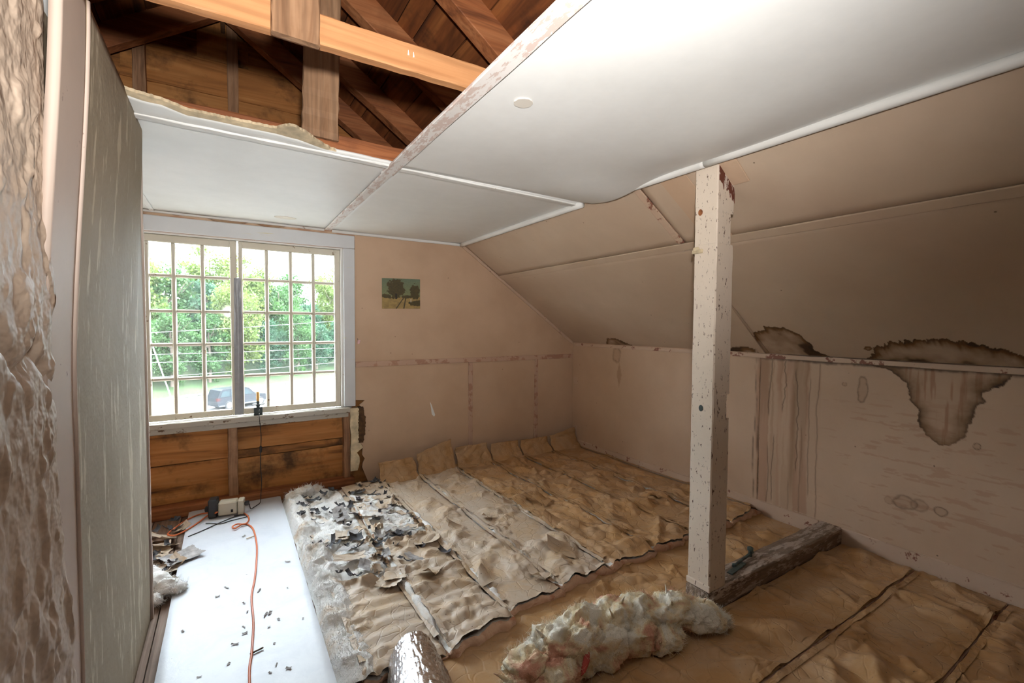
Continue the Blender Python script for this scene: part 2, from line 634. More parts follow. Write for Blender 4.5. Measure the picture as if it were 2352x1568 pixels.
def M_fleece(name, c0, c1, c2, thr=(0.42, 0.55, 0.68)):
    m, nt, b = mat(name)
    v = coords(nt)
    n1 = noise(nt, v, 7, 5, 0.6, 0.6)
    c = ramp(nt, n1, ((thr[0], c0), (thr[1], c1), (thr[2], c2)))
    nt.links.new(c, b.inputs['Base Color'])
    b.inputs['Roughness'].default_value = 0.95
    b.inputs['Specular IOR Level'].default_value = 0.1
    b.inputs['Subsurface Weight'].default_value = 0.0
    bump(nt, b, noise(nt, v, 70, 3, 0.7, 1.2), 0.6, 0.009)
    return m


m_fleece = M_fleece('white_fiberglass', (0.90, 0.885, 0.86), (0.86, 0.80, 0.73), (0.66, 0.48, 0.33), (0.48, 0.60, 0.76))
m_core = M_fleece('pink_fiberglass', (0.66, 0.40, 0.27), (0.74, 0.50, 0.36), (0.56, 0.27, 0.17))
m_clump = M_fleece('cream_fiberglass', (0.88, 0.84, 0.74), (0.82, 0.69, 0.46), (0.70, 0.38, 0.27), (0.44, 0.53, 0.62))
m_redfib = M_plain('red_fiber', (0.55, 0.10, 0.085), 0.9)


def M_board():
    m, nt, b = mat('white_foam_board')
    v = coords(nt)
    n1 = noise(nt, v, 4, 6, 0.7, 0.5)
    c = mix(nt, ramp(nt, n1, ((0.48, 0), (0.72, 0.5))), (0.64, 0.66, 0.70), (0.45, 0.48, 0.55))
    n2 = noise(nt, v, 90, 3, 0.5)
    c = mix(nt, ramp(nt, n2, ((0.74, 0), (0.78, 0.6))), c, (0.2, 0.18, 0.16))
    nt.links.new(c, b.inputs['Base Color'])
    b.inputs['Roughness'].default_value = 0.42
    b.inputs['Specular IOR Level'].default_value = 0.6
    bump(nt, b, noise(nt, v, 14, 5, 0.6, 0.8), 0.25, 0.006)
    return m


m_board = M_board()


def M_glass():
    m, nt, b = mat('old_window_glass')
    out = nt.nodes['Material Output']
    tr = N(nt, 'ShaderNodeBsdfTransparent')
    tr.inputs[0].default_value = (0.97, 0.985, 0.98, 1)
    gl = N(nt, 'ShaderNodeBsdfGlossy')
    gl.inputs['Roughness'].default_value = 0.03
    df = N(nt, 'ShaderNodeBsdfTranslucent')
    df.inputs[0].default_value = (0.9, 0.93, 0.95, 1)
    m1 = N(nt, 'ShaderNodeMixShader')
    m1.inputs[0].default_value = 0.05
    nt.links.new(tr.outputs[0], m1.inputs[1])
    nt.links.new(gl.outputs[0], m1.inputs[2])
    m2 = N(nt, 'ShaderNodeMixShader')
    m2.inputs[0].default_value = 0.006
    nt.links.new(m1.outputs[0], m2.inputs[1])
    nt.links.new(df.outputs[0], m2.inputs[2])
    nt.links.new(m2.outputs[0], out.inputs['Surface'])
    return m


m_glass = M_glass()


def M_foil():
    m, nt, b = mat('silver_bubble_foil')
    b.inputs['Base Color'].default_value = (0.80, 0.80, 0.82, 1)
    b.inputs['Metallic'].default_value = 1.0
    b.inputs['Roughness'].default_value = 0.24
    v = coords(nt)
    bump(nt, b, noise(nt, v, 55, 4, 0.6, 0.4), 0.5, 0.006)
    return m


m_foil = M_foil()


def M_leaf(name, a, b_):
    m, nt, b = mat(name)
    v = coords(nt)
    n1 = noise(nt, v, 0.45, 4, 0.6)
    n2 = noise(nt, v, 4.0, 2, 0.5)
    c = mix(nt, ramp(nt, n1, ((0.3, 0), (0.7, 1))), a, b_)
    c = mix(nt, ramp(nt, n2, ((0.3, 0.5), (0.7, 0.0))), c, tuple(x * 0.5 for x in a))
    nt.links.new(c, b.inputs['Base Color'])
    b.inputs['Roughness'].default_value = 0.6
    out = nt.nodes['Material Output']
    tl = N(nt, 'ShaderNodeBsdfTranslucent')
    nt.links.new(c, tl.inputs[0])
    mx = N(nt, 'ShaderNodeMixShader')
    mx.inputs[0].default_value = 0.45
    nt.links.new(b.outputs[0], mx.inputs[1])
    nt.links.new(tl.outputs[0], mx.inputs[2])
    nt.links.new(mx.outputs[0], out.inputs['Surface'])
    return m


m_leafs = [M_leaf('green_leaves', (0.04, 0.1095, 0.0305), (0.0762, 0.1666, 0.0428)),
           M_leaf('yellow_green_leaves', (0.0952, 0.1571, 0.0343), (0.1618, 0.2047, 0.0476)),
           M_leaf('blue_green_leaves', (0.0323, 0.0932, 0.0476), (0.0552, 0.1333, 0.0666))]
m_bark = M_plain('bark', (0.12, 0.09, 0.07), 0.9, var=0.4)
m_grass = M_plain('verge_grass', (0.035, 0.066, 0.018), 0.9, var=0.3, scale=0.8)
m_road = M_plain('pale_road', (0.095, 0.093, 0.09), 0.85, var=0.1, scale=0.6)
m_stone = M_plain('kerb_stone', (0.30, 0.28, 0.26), 0.9, var=0.4, scale=2)
m_carp = M_plain('dark_blue_grey_car_paint', (0.012, 0.015, 0.02), 0.35, 0.2, 0.05)
m_carp2 = M_plain('grey_car_paint', (0.10, 0.11, 0.12), 0.3, 0.3, 0.05)
m_carglass = M_plain('tinted_car_glass', (0.03, 0.045, 0.05), 0.06, 0, 0.05)
m_tyre = M_plain('tyre_rubber', (0.02, 0.02, 0.02), 0.8)
m_rim = M_plain('alloy_rim', (0.55, 0.55, 0.57), 0.3, 0.8, 0.05)
m_wire = M_plain('pale_wire', (0.13, 0.132, 0.132), 0.5, 0.0, 0.05)
m_tail = M_plain('red_tail_lamp', (0.05, 0.006, 0.006), 0.3)

# ================================================================== THE SETTING
# ---- floor
floor = struct('floor')
link('subfloor_light_seal', MB().box(-2.75, 3.75, -1.55, 4.30, FL - 0.10, FL - 0.021), m_floorw, floor)  # unseen slab, added to stop sky light leaking up between the planks
rx = random.Random(3)
x = -1.35
while x < 3.5:
    wd = rx.uniform(0.13, 0.17)
    link('plank', MB().box(x, x + wd - 0.004, -1.45, 4.2, FL - 0.02, FL + rx.uniform(-0.002, 0.0), 0.002), m_floorw, floor)
    x += wd

# ---- back (gable) wall
WIN = (-0.66, 0.835, 0.575, 1.945)
back = struct('wall_back')
T = 0.012


def poly_panel(name, poly, parent, m=m_wall, y0=D, y1=D + T):
    return link(name, MB().prism(poly, y0, y1, 1), m, parent)


poly_panel('panel', [(0.93, 0.942), (3.43, 0.942), (3.43, ZR), (XC, ZC + 0.02), (0.93, ZC + 0.02)], back)
rj = random.Random(11)
jag = [(1.0 + rj.uniform(-0.02, 0.03), 0.02 + 0.60 * k / 16) for k in range(17)]
poly_panel('panel', [(2.078, FL), (2.078, 0.942), (0.93, 0.942), (0.93, 0.63)] + jag[::-1] + [(1.06, FL)], back)
poly_panel('panel', [(2.081, FL), (2.889, FL), (2.889, 0.942), (2.081, 0.942)], back)
poly_panel('panel', [(2.893, FL), (3.43, FL), (3.43, 0.942), (2.893, 0.942)], back)
poly_panel('panel', [(-1.35, FL), (-0.70, FL), (-0.70, ZC + 0.02), (-1.35, ZC + 0.02)], back)
# stained strip between casing and ceiling
gx, gz = np.meshgrid(np.linspace(-0.72, 0.95, 420), np.linspace(1.95, ZC + 0.02, 44), indexing='ij')
px_x = gx
stn = np.zeros(gx.shape + (3,))
for cxx, wd, dp in ((-0.30, 0.05, 0.030), (0.02, 0.13, 0.055), (0.30, 0.12, 0.05)):
    dd = np.hypot((gx - cxx) / wd, (ZC + 0.01 - gz) / dp) - 1 + 0.35 * (fbm(gx * 22, gz * 22, 5) - 0.5)
    stn[..., 0] = np.maximum(stn[..., 0], 0.55 * sstep(0.05, -0.02, dd))
    stn[..., 1] = np.maximum(stn[..., 1], 0.6 * np.exp(-(dd / 0.06) ** 2))
stn[..., 2] = 0.75 * sstep(0.40, 0.52, fbm(gx * 7, gz * 40, 8))
o = link('panel', grid_mesh('panel', np.stack([gx, np.full_like(gx, D), gz], -1), None, stn), m_wallstain, back)
solid(o, T, 1)
# battens
for a in (((0.95, D, 0.943), (3.40, D, 0.943), 0.046), ((2.079, D, 0.0), (2.079, D, 0.92), 0.042), ((2.891, D, 0.0), (2.891, D, 0.92), 0.042)):
    up = (0, 0, 1) if a[0][2] == a[1][2] else (1, 0, 0)
    link('batten', MB().bar((a[0][0], D - 0.006, a[0][2]), (a[1][0], D - 0.006, a[1][2]), 0.014, a[2], up, 14, 0.0010, 0.002, 3), m_batten, back)
link('batten', MB().bar((XC + 0.01, D - 0.012, zs(XC + 0.01) - 0.018), (W - 0.03, D - 0.012, zs(W - 0.03) - 0.018), 0.024, 0.026, (0.5, 0, 1), 14, 0.0012, 0.004, 4), m_trimp, back)
link('batten', MB().bar((0.76, D - 0.010, ZC - 0.014), (XC, D - 0.010, ZC - 0.014), 0.02, 0.024, (0, 0, 1), 12, 0.001, 0.004, 5), m_whitetrim, back)
link('batten', MB().bar((-1.3, D - 0.010, ZC - 0.010), (0.70, D - 0.010, ZC - 0.010), 0.02, 0.018, (0, 0, 1), 12, 0.0016, 0.004, 6), m_whitetrim, back)
# white scuff and a scatter of small dents
link('scuff', MB().prism([(1.645, 0.555), (1.66, 0.53), (1.70, 0.42), (1.687, 0.405), (1.665, 0.43), (1.655, 0.50)], D - 0.0006, D, 1), m_white, back)
# exposed sheathing under the window
for (x0, x1, z0, z1) in ((-1.2, -0.014, -0.06, 0.236), (-1.2, -0.014, 0.241, 0.52), (0.05, 0.86, -0.06, 0.222), (0.05, 0.86, 0.227, 0.286), (0.05, 0.86, 0.291, 0.52)):
    link('board', MB().bar((x0, 4.215, (z0 + z1) / 2), (x1, 4.215, (z0 + z1) / 2), 0.022, z1 - z0, (0, 0, 1), 10, 0.0016, 0.002, int(z0 * 999)), m_gable, back)
link('stud', MB().bar((0.02, 4.165, -0.05), (0.02, 4.165, 0.50), 0.064, 0.07, (0, 1, 0), 12, 0.003, 0.004, 8), m_studw, back)
link('stud', MB().bar((0.875, 4.165, -0.05), (0.875, 4.165, 0.56), 0.05, 0.075, (0, 1, 0), 12, 0.003, 0.004, 9), m_studw, back)
link('bottom_plate', MB().bar((-1.3, 4.145, -0.092), (0.93, 4.145, -0.092), 0.11, 0.085, (0, 0, 1), 24, 0.003, 0.006, 10), m_rafter, back)
# torn wallboard beside the window: bare cream core and a rotted brown hole
rt = random.Random(4)
lft = [(0.905 + rt.uniform(-0.006, 0.006), 0.56 - 0.56 * k / 14) for k in range(15)]
rgt = [(0.975 + rt.uniform(-0.022, 0.02) + (0.02 if k in (3, 4, 9) else 0), 0.56 - 0.56 * k / 14) for k in range(15)]
link('torn_core', MB().prism(lft + rgt[::-1], 4.118, 4.15, 1), m_torn, back)
lft = [(0.972 + rt.uniform(-0.005, 0.006), 0.565 - 0.32 * k / 40) for k in range(41)]
rgt = [(1.010 + 0.024 * math.sin(k / 40 * math.pi) + 0.014 * (float(fbm(np.array(k * 0.33), np.array(1.0), 3)) - 0.5) + rt.uniform(-0.003, 0.003), 0.565 - 0.32 * k / 40) for k in range(41)]
link('rotted_edge', MB().prism(lft + rgt[::-1], 4.112, 4.16, 1), m_scorch, back)
# gable boards and studs up in the attic
for z0, z1 in ((2.04, 2.28), (2.285, 2.52), (2.525, 2.80), (2.805, 3.03), (3.035, 3.29), (3.295, 3.60)):
    hx = min(2.2, (3.66 - z1) / 0.697 + 0.08)
    link('board', MB().bar((-hx, 4.215, (z0 + z1) / 2), (hx, 4.215, (z0 + z1) / 2), 0.022, z1 - z0, (0, 0, 1), 26, 0.003, 0.002, int(z0 * 997)), m_gable, back)
for xs in (-0.50, 0.06, 0.75):
    link('stud', MB().bar((xs, 4.165, ZC + 0.02), (xs, 4.165, 3.62 - 0.697 * abs(xs)), 0.07, 0.075, (0, 1, 0), 8, 0.003, 0.004, 31), m_studw, back)
sh = MB().box(-2.3, WIN[0], 4.232, 4.25, -0.6, 2.06).box(WIN[1], 3.7, 4.232, 4.25, -0.6, 2.06).box(WIN[0], WIN[1], 4.232, 4.25, -0.6, 0.50).box(WIN[0], WIN[1], 4.232, 4.25, 1.955, 2.06)  # unseen boards added behind the wall to seal out sky light
link('sheathing_light_seal', sh, m_gable, back)
link('sheathing_light_seal', MB().prism([(-4.2, 2.05), (4.2, 2.05), (4.2, 0.85), (0.0, 3.8), (-4.2, 0.85)][0:2] + [(2.6, 2.05), (0.0, 3.85), (-2.6, 2.05)], 4.232, 4.25, 1), m_gable, back)
for sx in (1,):
    link('sheathing_light_seal', MB().prism([(2.2, 2.05), (3.7, 2.05), (3.7, 1.0), (2.2, 2.2)], 4.23, 4.25, 1), m_gable, back)

# ---- right knee wall with water stains
right = struct('wall_right')


def wall_px(pts):
    return [tuple(at(px, py, 0, W)[1:]) for px, py in pts]


def knee_panel(y0, y1, dense):
    ny = int((y1 - y0) / dense) + 1
    gy, gz = np.meshgrid(np.linspace(y0, y1, ny), np.linspace(FL, ZR + 0.01, int(1.24 / dense)), indexing='ij')
    st = np.zeros(gy.shape + (3,))
    n1 = (fbm(gy * 30, gz * 30, 3, 5) - 0.5)
    n2 = (fbm(gy * 9, gz * 9, 13, 4) - 0.5)
    spik = (fbm(gy * 70, gz * 70, 23, 3) - 0.5)

    def brown(a):
        st[..., 0] = np.maximum(st[..., 0], a)

    def dark(a):
        st[..., 1] = np.maximum(st[..., 1], a)
    # big funnel-shaped stain
    P = wall_px([(1985, 836), (2050, 851), (2083, 880), (2094, 920), (2113, 945), (2109, 968), (2130, 1000), (2160, 1022), (2186, 1023), (2216, 1004), (2238, 962), (2243, 935),
                 (2263, 921), (2258, 902), (2300, 886), (2345, 852), (2352, 840), (2352, 815), (1985, 815)])
    d = sdf(gy, gz, P) + 0.020 * n1 + 0.014 * spik
    ins = sstep(0.002, -0.004, d)
    depth = -d
    band = np.exp(-(depth / (0.055 + 0.05 * n2)) ** 2)
    brown(ins * (0.16 + 0.78 * band) * (0.8 + 0.9 * n2))
    dark(ins * (0.55 * np.exp(-(depth / 0.020) ** 2) * sstep(0.55, 0.85, gz) + 0.30 * np.exp(-((depth - 0.004) / 0.005) ** 2) + 0.25 * sstep(0.02, 0.2, n2 - 0.05) * band))
    st[..., 2] = np.maximum(st[..., 2], ins * 0.7 * sstep(0.50, 0.64, fbm(gy * 70, gz * 5, 77, 3)))
    # drips left of it
    yl, yr = at(1735, 900, 0, W)[1], at(1884, 900, 0, W)[1]
    s = (yl - gy) / (yl - yr)
    warp = gy + 0.018 * (fbm(gz * 9, gz * 0 + 3.3, 4) - 0.5) * 2
    zone = sstep(-0.01, 0.03, s) * sstep(1.03, 1.0, s)
    fall = sstep(-0.1, 1.1, gz)
    strk = fbm(warp * 34, gz * 1.1, 41, 4)
    brown(zone * (0.04 + 0.34 * sstep(0.48, 0.68, strk)) * (0.35 + 0.65 * fall))
    st[..., 2] = np.maximum(st[..., 2], zone * 0.45 * sstep(0.46, 0.62, fbm(warp * 22, gz * 0.8, 51, 3)))
    for c0, wob, z0, z1, a in ((0.02, 0.05, -0.1, 1.08, 0.6), (0.09, 0.03, 0.0, 1.08, 0.75), (0.30, 0.10, 0.62, 1.08, 0.8), (0.52, 0.16, 0.66, 1.08, 0.75), (0.66, 0.12, 0.25, 1.0, 0.75), (0.99, 0.05, -0.05, 1.08, 0.55),
                               (0.86, 0.06, 0.10, 0.95, 0.5), (0.34, 0.05, -0.02, 0.5, 0.7), (0.24, 0.06, -0.05, 0.42, 0.6), (0.74, 0.05, -0.06, 0.6, 0.4), (0.60, 0.05, -0.05, 0.2, 0.4)):
        line = c0 + wob * (fbm(gz * 3.1 + c0 * 40, gz * 0 + c0 * 7, 61, 4) - 0.5) * 2 + 0.16 * wob * (fbm(gz * 40, gz * 0 + c0 * 9, 62, 2) - 0.5)
        g = np.exp(-((s - line) / 0.0075) ** 2) * sstep(z0, z0 + 0.05, gz) * sstep(z1 + 0.02, z1 - 0.04, gz)
        dark(a * g)
    brown(zone * 0.55 * np.exp(-((s - 0.64 - 0.06 * (gz - 0.5)) / 0.05) ** 2) * sstep(-0.1, 0.3, gz))
    # ring marks
    for cx, cy, rx_, ry_, a in ((2080, 1153, 26, 14, 0.45), (2112, 1160, 20, 12, 0.3), (2042, 1147, 10, 8, 0.25), (2162, 1174, 17, 10, 0.6), (2246, 1025, 9, 7, 0.75), (1983, 895, 11, 28, 0.5), (1942, 882, 6, 4, 0.5), (1418, 815, 9, 16, 0.4)):
        c = at(cx, cy, 0, W)
        e = at(cx + rx_, cy, 0, W)
        g_ = at(cx, cy + ry_, 0, W)
        q = np.hypot((gy - c[1]) / abs(e[1] - c[1]), (gz - c[2]) / abs(g_[2] - c[2])) - 1 + 0.7 * n1
        dark(a * np.exp(-(q / 0.13) ** 2))
        brown(0.18 * sstep(0.05, -0.05, q))
    # faint spindle on the far panel
    c = at(1424, 860, 0, W)
    q = np.abs(gy - c[1]) / 0.035 + np.abs(gz - c[2]) / 0.13 - 1
    brown(0.35 * sstep(0.1, -0.1, q))
    # scraped reddish undercoat, in flat streaks
    scr = fbm(gy * 9 + gz * 2, gz * 60, 71, 5) - 0.10 * sstep(0.35, 0.6, fbm(gy * 2.2, gz * 3.5, 73, 2))
    st[..., 2] = np.maximum(st[..., 2], 0.32 * sstep(0.60, 0.64, scr) * sstep(1.7, 1.2, gy) * sstep(1.0, 0.7, gz))
    # dark line under the rail, towards the near end
    dark(0.8 * sstep(0.020, 0.0, ZR - 0.032 - gz + 0.02 * n1) * sstep(2.2, 1.6, gy))
    P3 = np.stack([np.full_like(gy, W), gy, gz], -1)
    o = link('panel', grid_mesh('panel', P3, None, np.clip(st, 0, 1)), m_wallstain, right)
    solid(o, 0.012, 1 if False else -1)
    return o


knee_panel(1.915, 4.13, 0.011)
knee_panel(0.20, 1.912, 0.0048)
knee_panel(-1.45, 0.198, 0.03)
link('outer_board', MB().box(W + 0.03, W + 0.05, -1.5, 4.25, -0.6, 1.25), m_gable, right)
# rail along the top, battens, corner strip
link('rail', MB().bar((W - 0.008, -1.45, ZR - 0.014), (W - 0.008, 4.05, ZR - 0.014), 0.022, 0.032, (0, 0, 1), 40, 0.0022, 0.004, 14), m_trimp, right)
link('batten', MB().bar((W - 0.005, 1.925, -0.02), (W - 0.005, 1.925, ZR - 0.03), 0.05, 0.010, (1, 0, 0), 14, 0.0008, 0.002, 15), m_trimp, right)
link('corner_strip', MB().bar((W - 0.006, 4.07, -0.02), (W - 0.006, 4.07, ZR), 0.085, 0.012, (1, 0, 0), 10, 0.0008, 0.003, 17), m_trimp, right)
bb = tag(bpy.data.objects.new('baseboard_right', None), kind='structure')
COL.objects.link(bb)
link('board', MB().bar((W - 0.010, -1.45, -0.078), (W - 0.010, 1.35, -0.078), 0.02, 0.112, (0, 0, 1), 30, 0.0012, 0.004, 18), m_trimp, bb)
link('board', MB().bar((W - 0.010, 1.49, -0.078), (W - 0.010, 4.12, -0.078), 0.02, 0.112, (0, 0, 1), 30, 0.0012, 0.004, 19), m_trimp, bb)
link('bead', MB().bar((W - 0.006, -1.45, -0.017), (W - 0.006, 4.12, -0.017), 0.012, 0.010, (0, 0, 1), 30, 0.0008, 0.002, 20), m_trimp, bb)

# ---- sloping ceiling
slope = struct('ceiling_slope')
XM, YM = 2.418, 1.85


def slope_panel(x0, x1, y0, y1, step, stains=False, parent=slope, xd=None):
    nx, ny = max(4, int((x1 - x0) / step)), max(4, int((y1 - y0) / step))
    xs_ = np.linspace(x0, x1, nx) if xd is None else np.concatenate([np.linspace(x0, xd, 14)[:-1], np.linspace(xd, x1, int((x1 - xd) / step))])
    gx, gy = np.meshgrid(xs_, np.linspace(y0, y1, ny), indexing='ij')
    gz = zs(gx) - 0.006 * np.sin((gx - x0) / (x1 - x0) * math.pi) * fbm(gx * 1.2, gy * 1.2, 9)
    st = np.zeros(gx.shape + (3,))
    if stains:
        n1 = fbm(gx * 40, gy * 40, 3, 4) - 0.5
        n2 = fbm(gx * 9, gy * 9, 14, 4) - 0.5
        sp = fbm(gx * 16, gy * 75, 33, 3) - 0.5
        for pts, edge, wash, spk in (([(1992, 826), (2008, 798), (2050, 785), (2090, 781), (2150, 777), (2230, 787), (2290, 799), (2352, 813), (2420, 845), (2420, 870), (1992, 850)], 0.045, 0.35, 0.05),
                                     ([(1738, 800), (1729, 762), (1756, 757), (1755, 748), (1800, 752), (1838, 768), (1864, 790), (1868, 803), (1905, 818), (1905, 840), (1742, 840)], 0.03, 0.45, 0.02),
                                     ([(1668, 810), (1682, 796), (1715, 796), (1736, 803), (1742, 830), (1668, 830)], 0.03, 0.75, 0.01),
                                     ([(1392, 800), (1394, 777), (1412, 776), (1452, 793), (1452, 803)], 0.02, 0.5, 0.006),
                                     ([(1984, 801), (1988, 795), (2000, 795), (2006, 801), (1996, 805)], 0.01, 0.7, 0.003)):
            P = [tuple(on_slope(a, b)[:2]) for a, b in pts]
            d = sdf(gx, gy, P) + spk * sp + 0.012 * n1
            ins = sstep(0.002, -0.003, d)
            st[..., 0] = np.maximum(st[..., 0], ins * np.clip(wash + 0.9 * np.exp(-(d / edge) ** 2) + 1.4 * n2, 0, 1))
            st[..., 1] = np.maximum(st[..., 1], ins * np.clip(0.75 * np.exp(-(d / (edge * 0.45)) ** 2) + 2.2 * sstep(0.05, 0.25, n2) * 0.4, 0, 1))
    o = link('panel', grid_mesh('panel', np.stack([gx, gy, gz], -1), None, np.clip(st, 0, 1)), m_slope, parent)
    solid(o, 0.010, 1)
    return o


slope_panel(XC - 0.06, XM, YM, 4.13, 0.05)
slope_panel(XC - 0.06, XM, -1.45, YM - 0.003, 0.05)
slope_panel(XM + 0.003, W + 0.01, YM, 4.13, 0.012, True, xd=W - 0.3)
slope_panel(XM + 0.003, W + 0.01, 0.2, YM - 0.003, 0.0048, True, xd=W - 0.36)
slope_panel(XM + 0.003, W + 0.01, -1.45, 0.198, 0.05)
nrm = Vector((-SLP, 0, 1)).normalized()


def slope_bat(x0, y0, x1, y1, wd, seed, m=m_slope):
    p0, p1 = Vector((x0, y0, zs(x0))) - nrm * 0.006, Vector((x1, y1, zs(x1))) - nrm * 0.006
    return link('batten', MB().bar(p0, p1, wd, 0.010, nrm, 24, 0.0009, 0.002, seed), m, slope)


slope_bat(XM, -1.45, XM, 4.10, 0.055, 21)
slope_bat(XC + 0.01, 1.865, XM - 0.03, 1.85, 0.045, 22, m_trimp)
slope_bat(XM + 0.03, 1.85, W - 0.02, 1.90, 0.045, 23)
# patch board behind the top of the post
c0, c1 = on_slope(1640, 378), on_slope(1704, 412)
link('patch_board', MB().bar(Vector((2.00, 1.31, zs(2.00))) - nrm * 0.005, Vector((2.125, 1.31, zs(2.125))) - nrm * 0.005, 0.09, 0.008, nrm, 4, 0.0005, 0.002, 24), m_wall, slope)
link('patch_board', MB().bar(Vector((1.99, 1.62, zs(1.99))) - nrm * 0.004, Vector((2.40, 1.60, zs(2.40))) - nrm * 0.004, 0.16, 0.006, nrm, 4, 0.0005, 0.002, 25), m_wall, slope)

# ---- flat ceiling
ceil = struct('ceiling')
TX0, TX1 = 0.695, 0.760          # the long strip beside the hole
YH = 2.30                        # cross strip


def ceil_panel(x0, x1, y0, y1, n, zf=None, y_edge=None):
    gx, gy = np.meshgrid(np.linspace(x0, x1, n), np.linspace(y0, y1, n), indexing='ij')
    if y_edge is not None:
        t = (gy - y0) / (y1 - y0)
        gy = y_edge(gx) * (1 - t) + y1 * t
    gz = np.full_like(gx, ZC) if zf is None else zf(gx, gy)
    o = link('panel', grid_mesh('panel', np.stack([gx, gy, gz], -1)), m_white, ceil)
    solid(o, 0.012, 1)
    return o


def sag(X, Y):
    s = (X - TX1) / (XC - TX1)
    z = ZC - 0.012 * np.sin(np.clip(s, 0, 1) * math.pi) * sstep(-1.0, 1.0, Y) * sstep(2.3, 1.6, Y)
    z = z - 0.050 * sstep(0.45, 1.0, s) * np.exp(-((Y - 2.02) / 0.26) ** 2) * sstep(2.34, 2.2, Y)
    z = z - 0.022 * np.exp(-((s - 0.82) / 0.2) ** 2) * np.exp(-((Y - 1.2) / 0.5) ** 2)
    return z


EDGE_P = [at(a, b, 2, ZC) for a, b in ((262, 196), (277, 212), (328, 230), (369, 239), (430, 264), (532, 285), (634, 306), (685, 320), (749, 343), (885, 372))]
EX, EY = np.array([p[0] for p in EDGE_P]), np.array([p[1] for p in EDGE_P])
EX[0], EX[-1] = -0.40, TX0
o = np.argsort(EX)
EX, EY = EX[o], EY[o]


def edge(X):
    return np.interp(X, EX, EY) + 0.012 * (fbm(X * 14, X * 0, 2) - 0.5)


ceil_panel(-1.35, TX0 + 0.02, 2.25, 4.13, 60, None, lambda X: np.where(X < -0.36, 2.1, edge(X)))
ceil_panel(TX1 - 0.02, XC + 0.01, YH, 4.13, 30, lambda X, Y: ZC - 0.006 * np.sin((X - TX1) / (XC - TX1) * math.pi))
ceil_panel(TX1 - 0.02, XC - 0.005, -1.45, YH, 90, sag)
ceil_panel(-1.35, TX0 + 0.02, -1.45, 0.12, 8)
ceil_panel(-1.35, -0.36, 0.10, 2.12, 8)
# torn edge of the wallboard round the hole
TP = [at(a, b, 2, ZC) for a, b in ((262, 188), (285, 206), (300, 212), (369, 231), (430, 256), (532, 277), (634, 298), (650, 293), (665, 291), (680, 295), (700, 305), (737, 331), (760, 344), (775, 349))]
tx, ty = np.array([p[0] for p in TP]), np.array([p[1] for p in TP])
tx[0] = -0.40
us = np.linspace(-0.36, 0.44, 120)
jg = np.array([random.Random(int(k)).uniform(-0.004, 0.004) for k in range(120)])
inner, outer = edge(us), np.minimum(np.interp(us, tx, ty), edge(us) - 0.004) + jg
P = np.stack([np.stack([us, inner, np.full_like(us, ZC - 0.001)], -1), np.stack([us, inner * .4 + outer * .6, np.full_like(us, ZC + 0.002)], -1),
              np.stack([us, outer, np.full_like(us, ZC + 0.004)], -1), np.stack([us, outer + 0.004, np.full_like(us, ZC + 0.016)], -1)], 0)
solid(link('torn_edge', grid_mesh('torn_edge', P, smooth=False), m_torn, ceil), 0.006, 1)
# strips
link('strip', MB().bar(((TX0 + TX1) / 2, -1.45, ZC - 0.006), ((TX0 + TX1) / 2, 2.42, ZC - 0.006), TX1 - TX0, 0.014, (0, 0, 1), 30, 0.0012, 0.003, 30), m_peel, ceil)
link('strip', MB().bar(((TX0 + TX1) / 2, 2.42, ZC - 0.006), ((TX0 + TX1) / 2, 4.11, ZC - 0.006), TX1 - TX0 - 0.012, 0.012, (0, 0, 1), 14, 0.001, 0.003, 31), m_peel, ceil)
link('strip', MB().bar((-0.36, 2.27, ZC - 0.006), (TX0, 2.305, ZC - 0.006), 0.045, 0.010, (0, 0, 1), 14, 0.001, 0.003, 32), m_whitetrim, ceil)
link('strip', MB().bar((TX1, 2.315, ZC - 0.006), (XC - 0.03, 2.36, ZC - 0.008), 0.045, 0.010, (0, 0, 1), 14, 0.001, 0.003, 33), m_whitetrim, ceil)
link('strip', MB().bar((-0.445, 2.8, ZC - 0.006), (-0.445, 4.11, ZC - 0.006), 0.03, 0.010, (0, 0, 1), 8, 0.001, 0.003, 34), m_whitetrim, ceil)
# rounded moulding along the slope
for y0, y1, sd in ((-1.45, 1.40, 1), (1.402, 1.86, 2), (2.30, 4.11, 3)):
    n = 22
    pts = [(XC - 0.012, y0 + (y1 - y0) * k / n, ZC - 0.014 - (0.006 * math.sin(k / n * math.pi) if sd == 1 else 0)) for k in range(n + 1)]
    link('crown_moulding', MB().tube(pts, 0.021, 12), m_whitetrim, ceil, True)
# round patches
for px, py, r in ((1202, 240, 0.034), (655, 503, 0.075)):
    c = at(px, py, 2, ZC - 0.012)
    zz = float(sag(np.array(c[0]), np.array(c[1]))) if px > 1000 else ZC
    rp = random.Random(px)
    rim = [(c[0] + r * (1 + rp.uniform(-.05, .05)) * math.cos(a * math.tau / 28), c[1] + (0.55 if px < 1000 else 1) * r * (1 + rp.uniform(-.05, .05)) * math.sin(a * math.tau / 28)) for a in range(28)]
    link('round_patch', MB().prism(rim, zz - 0.004, zz + 0.002, 2), m_patch, ceil)

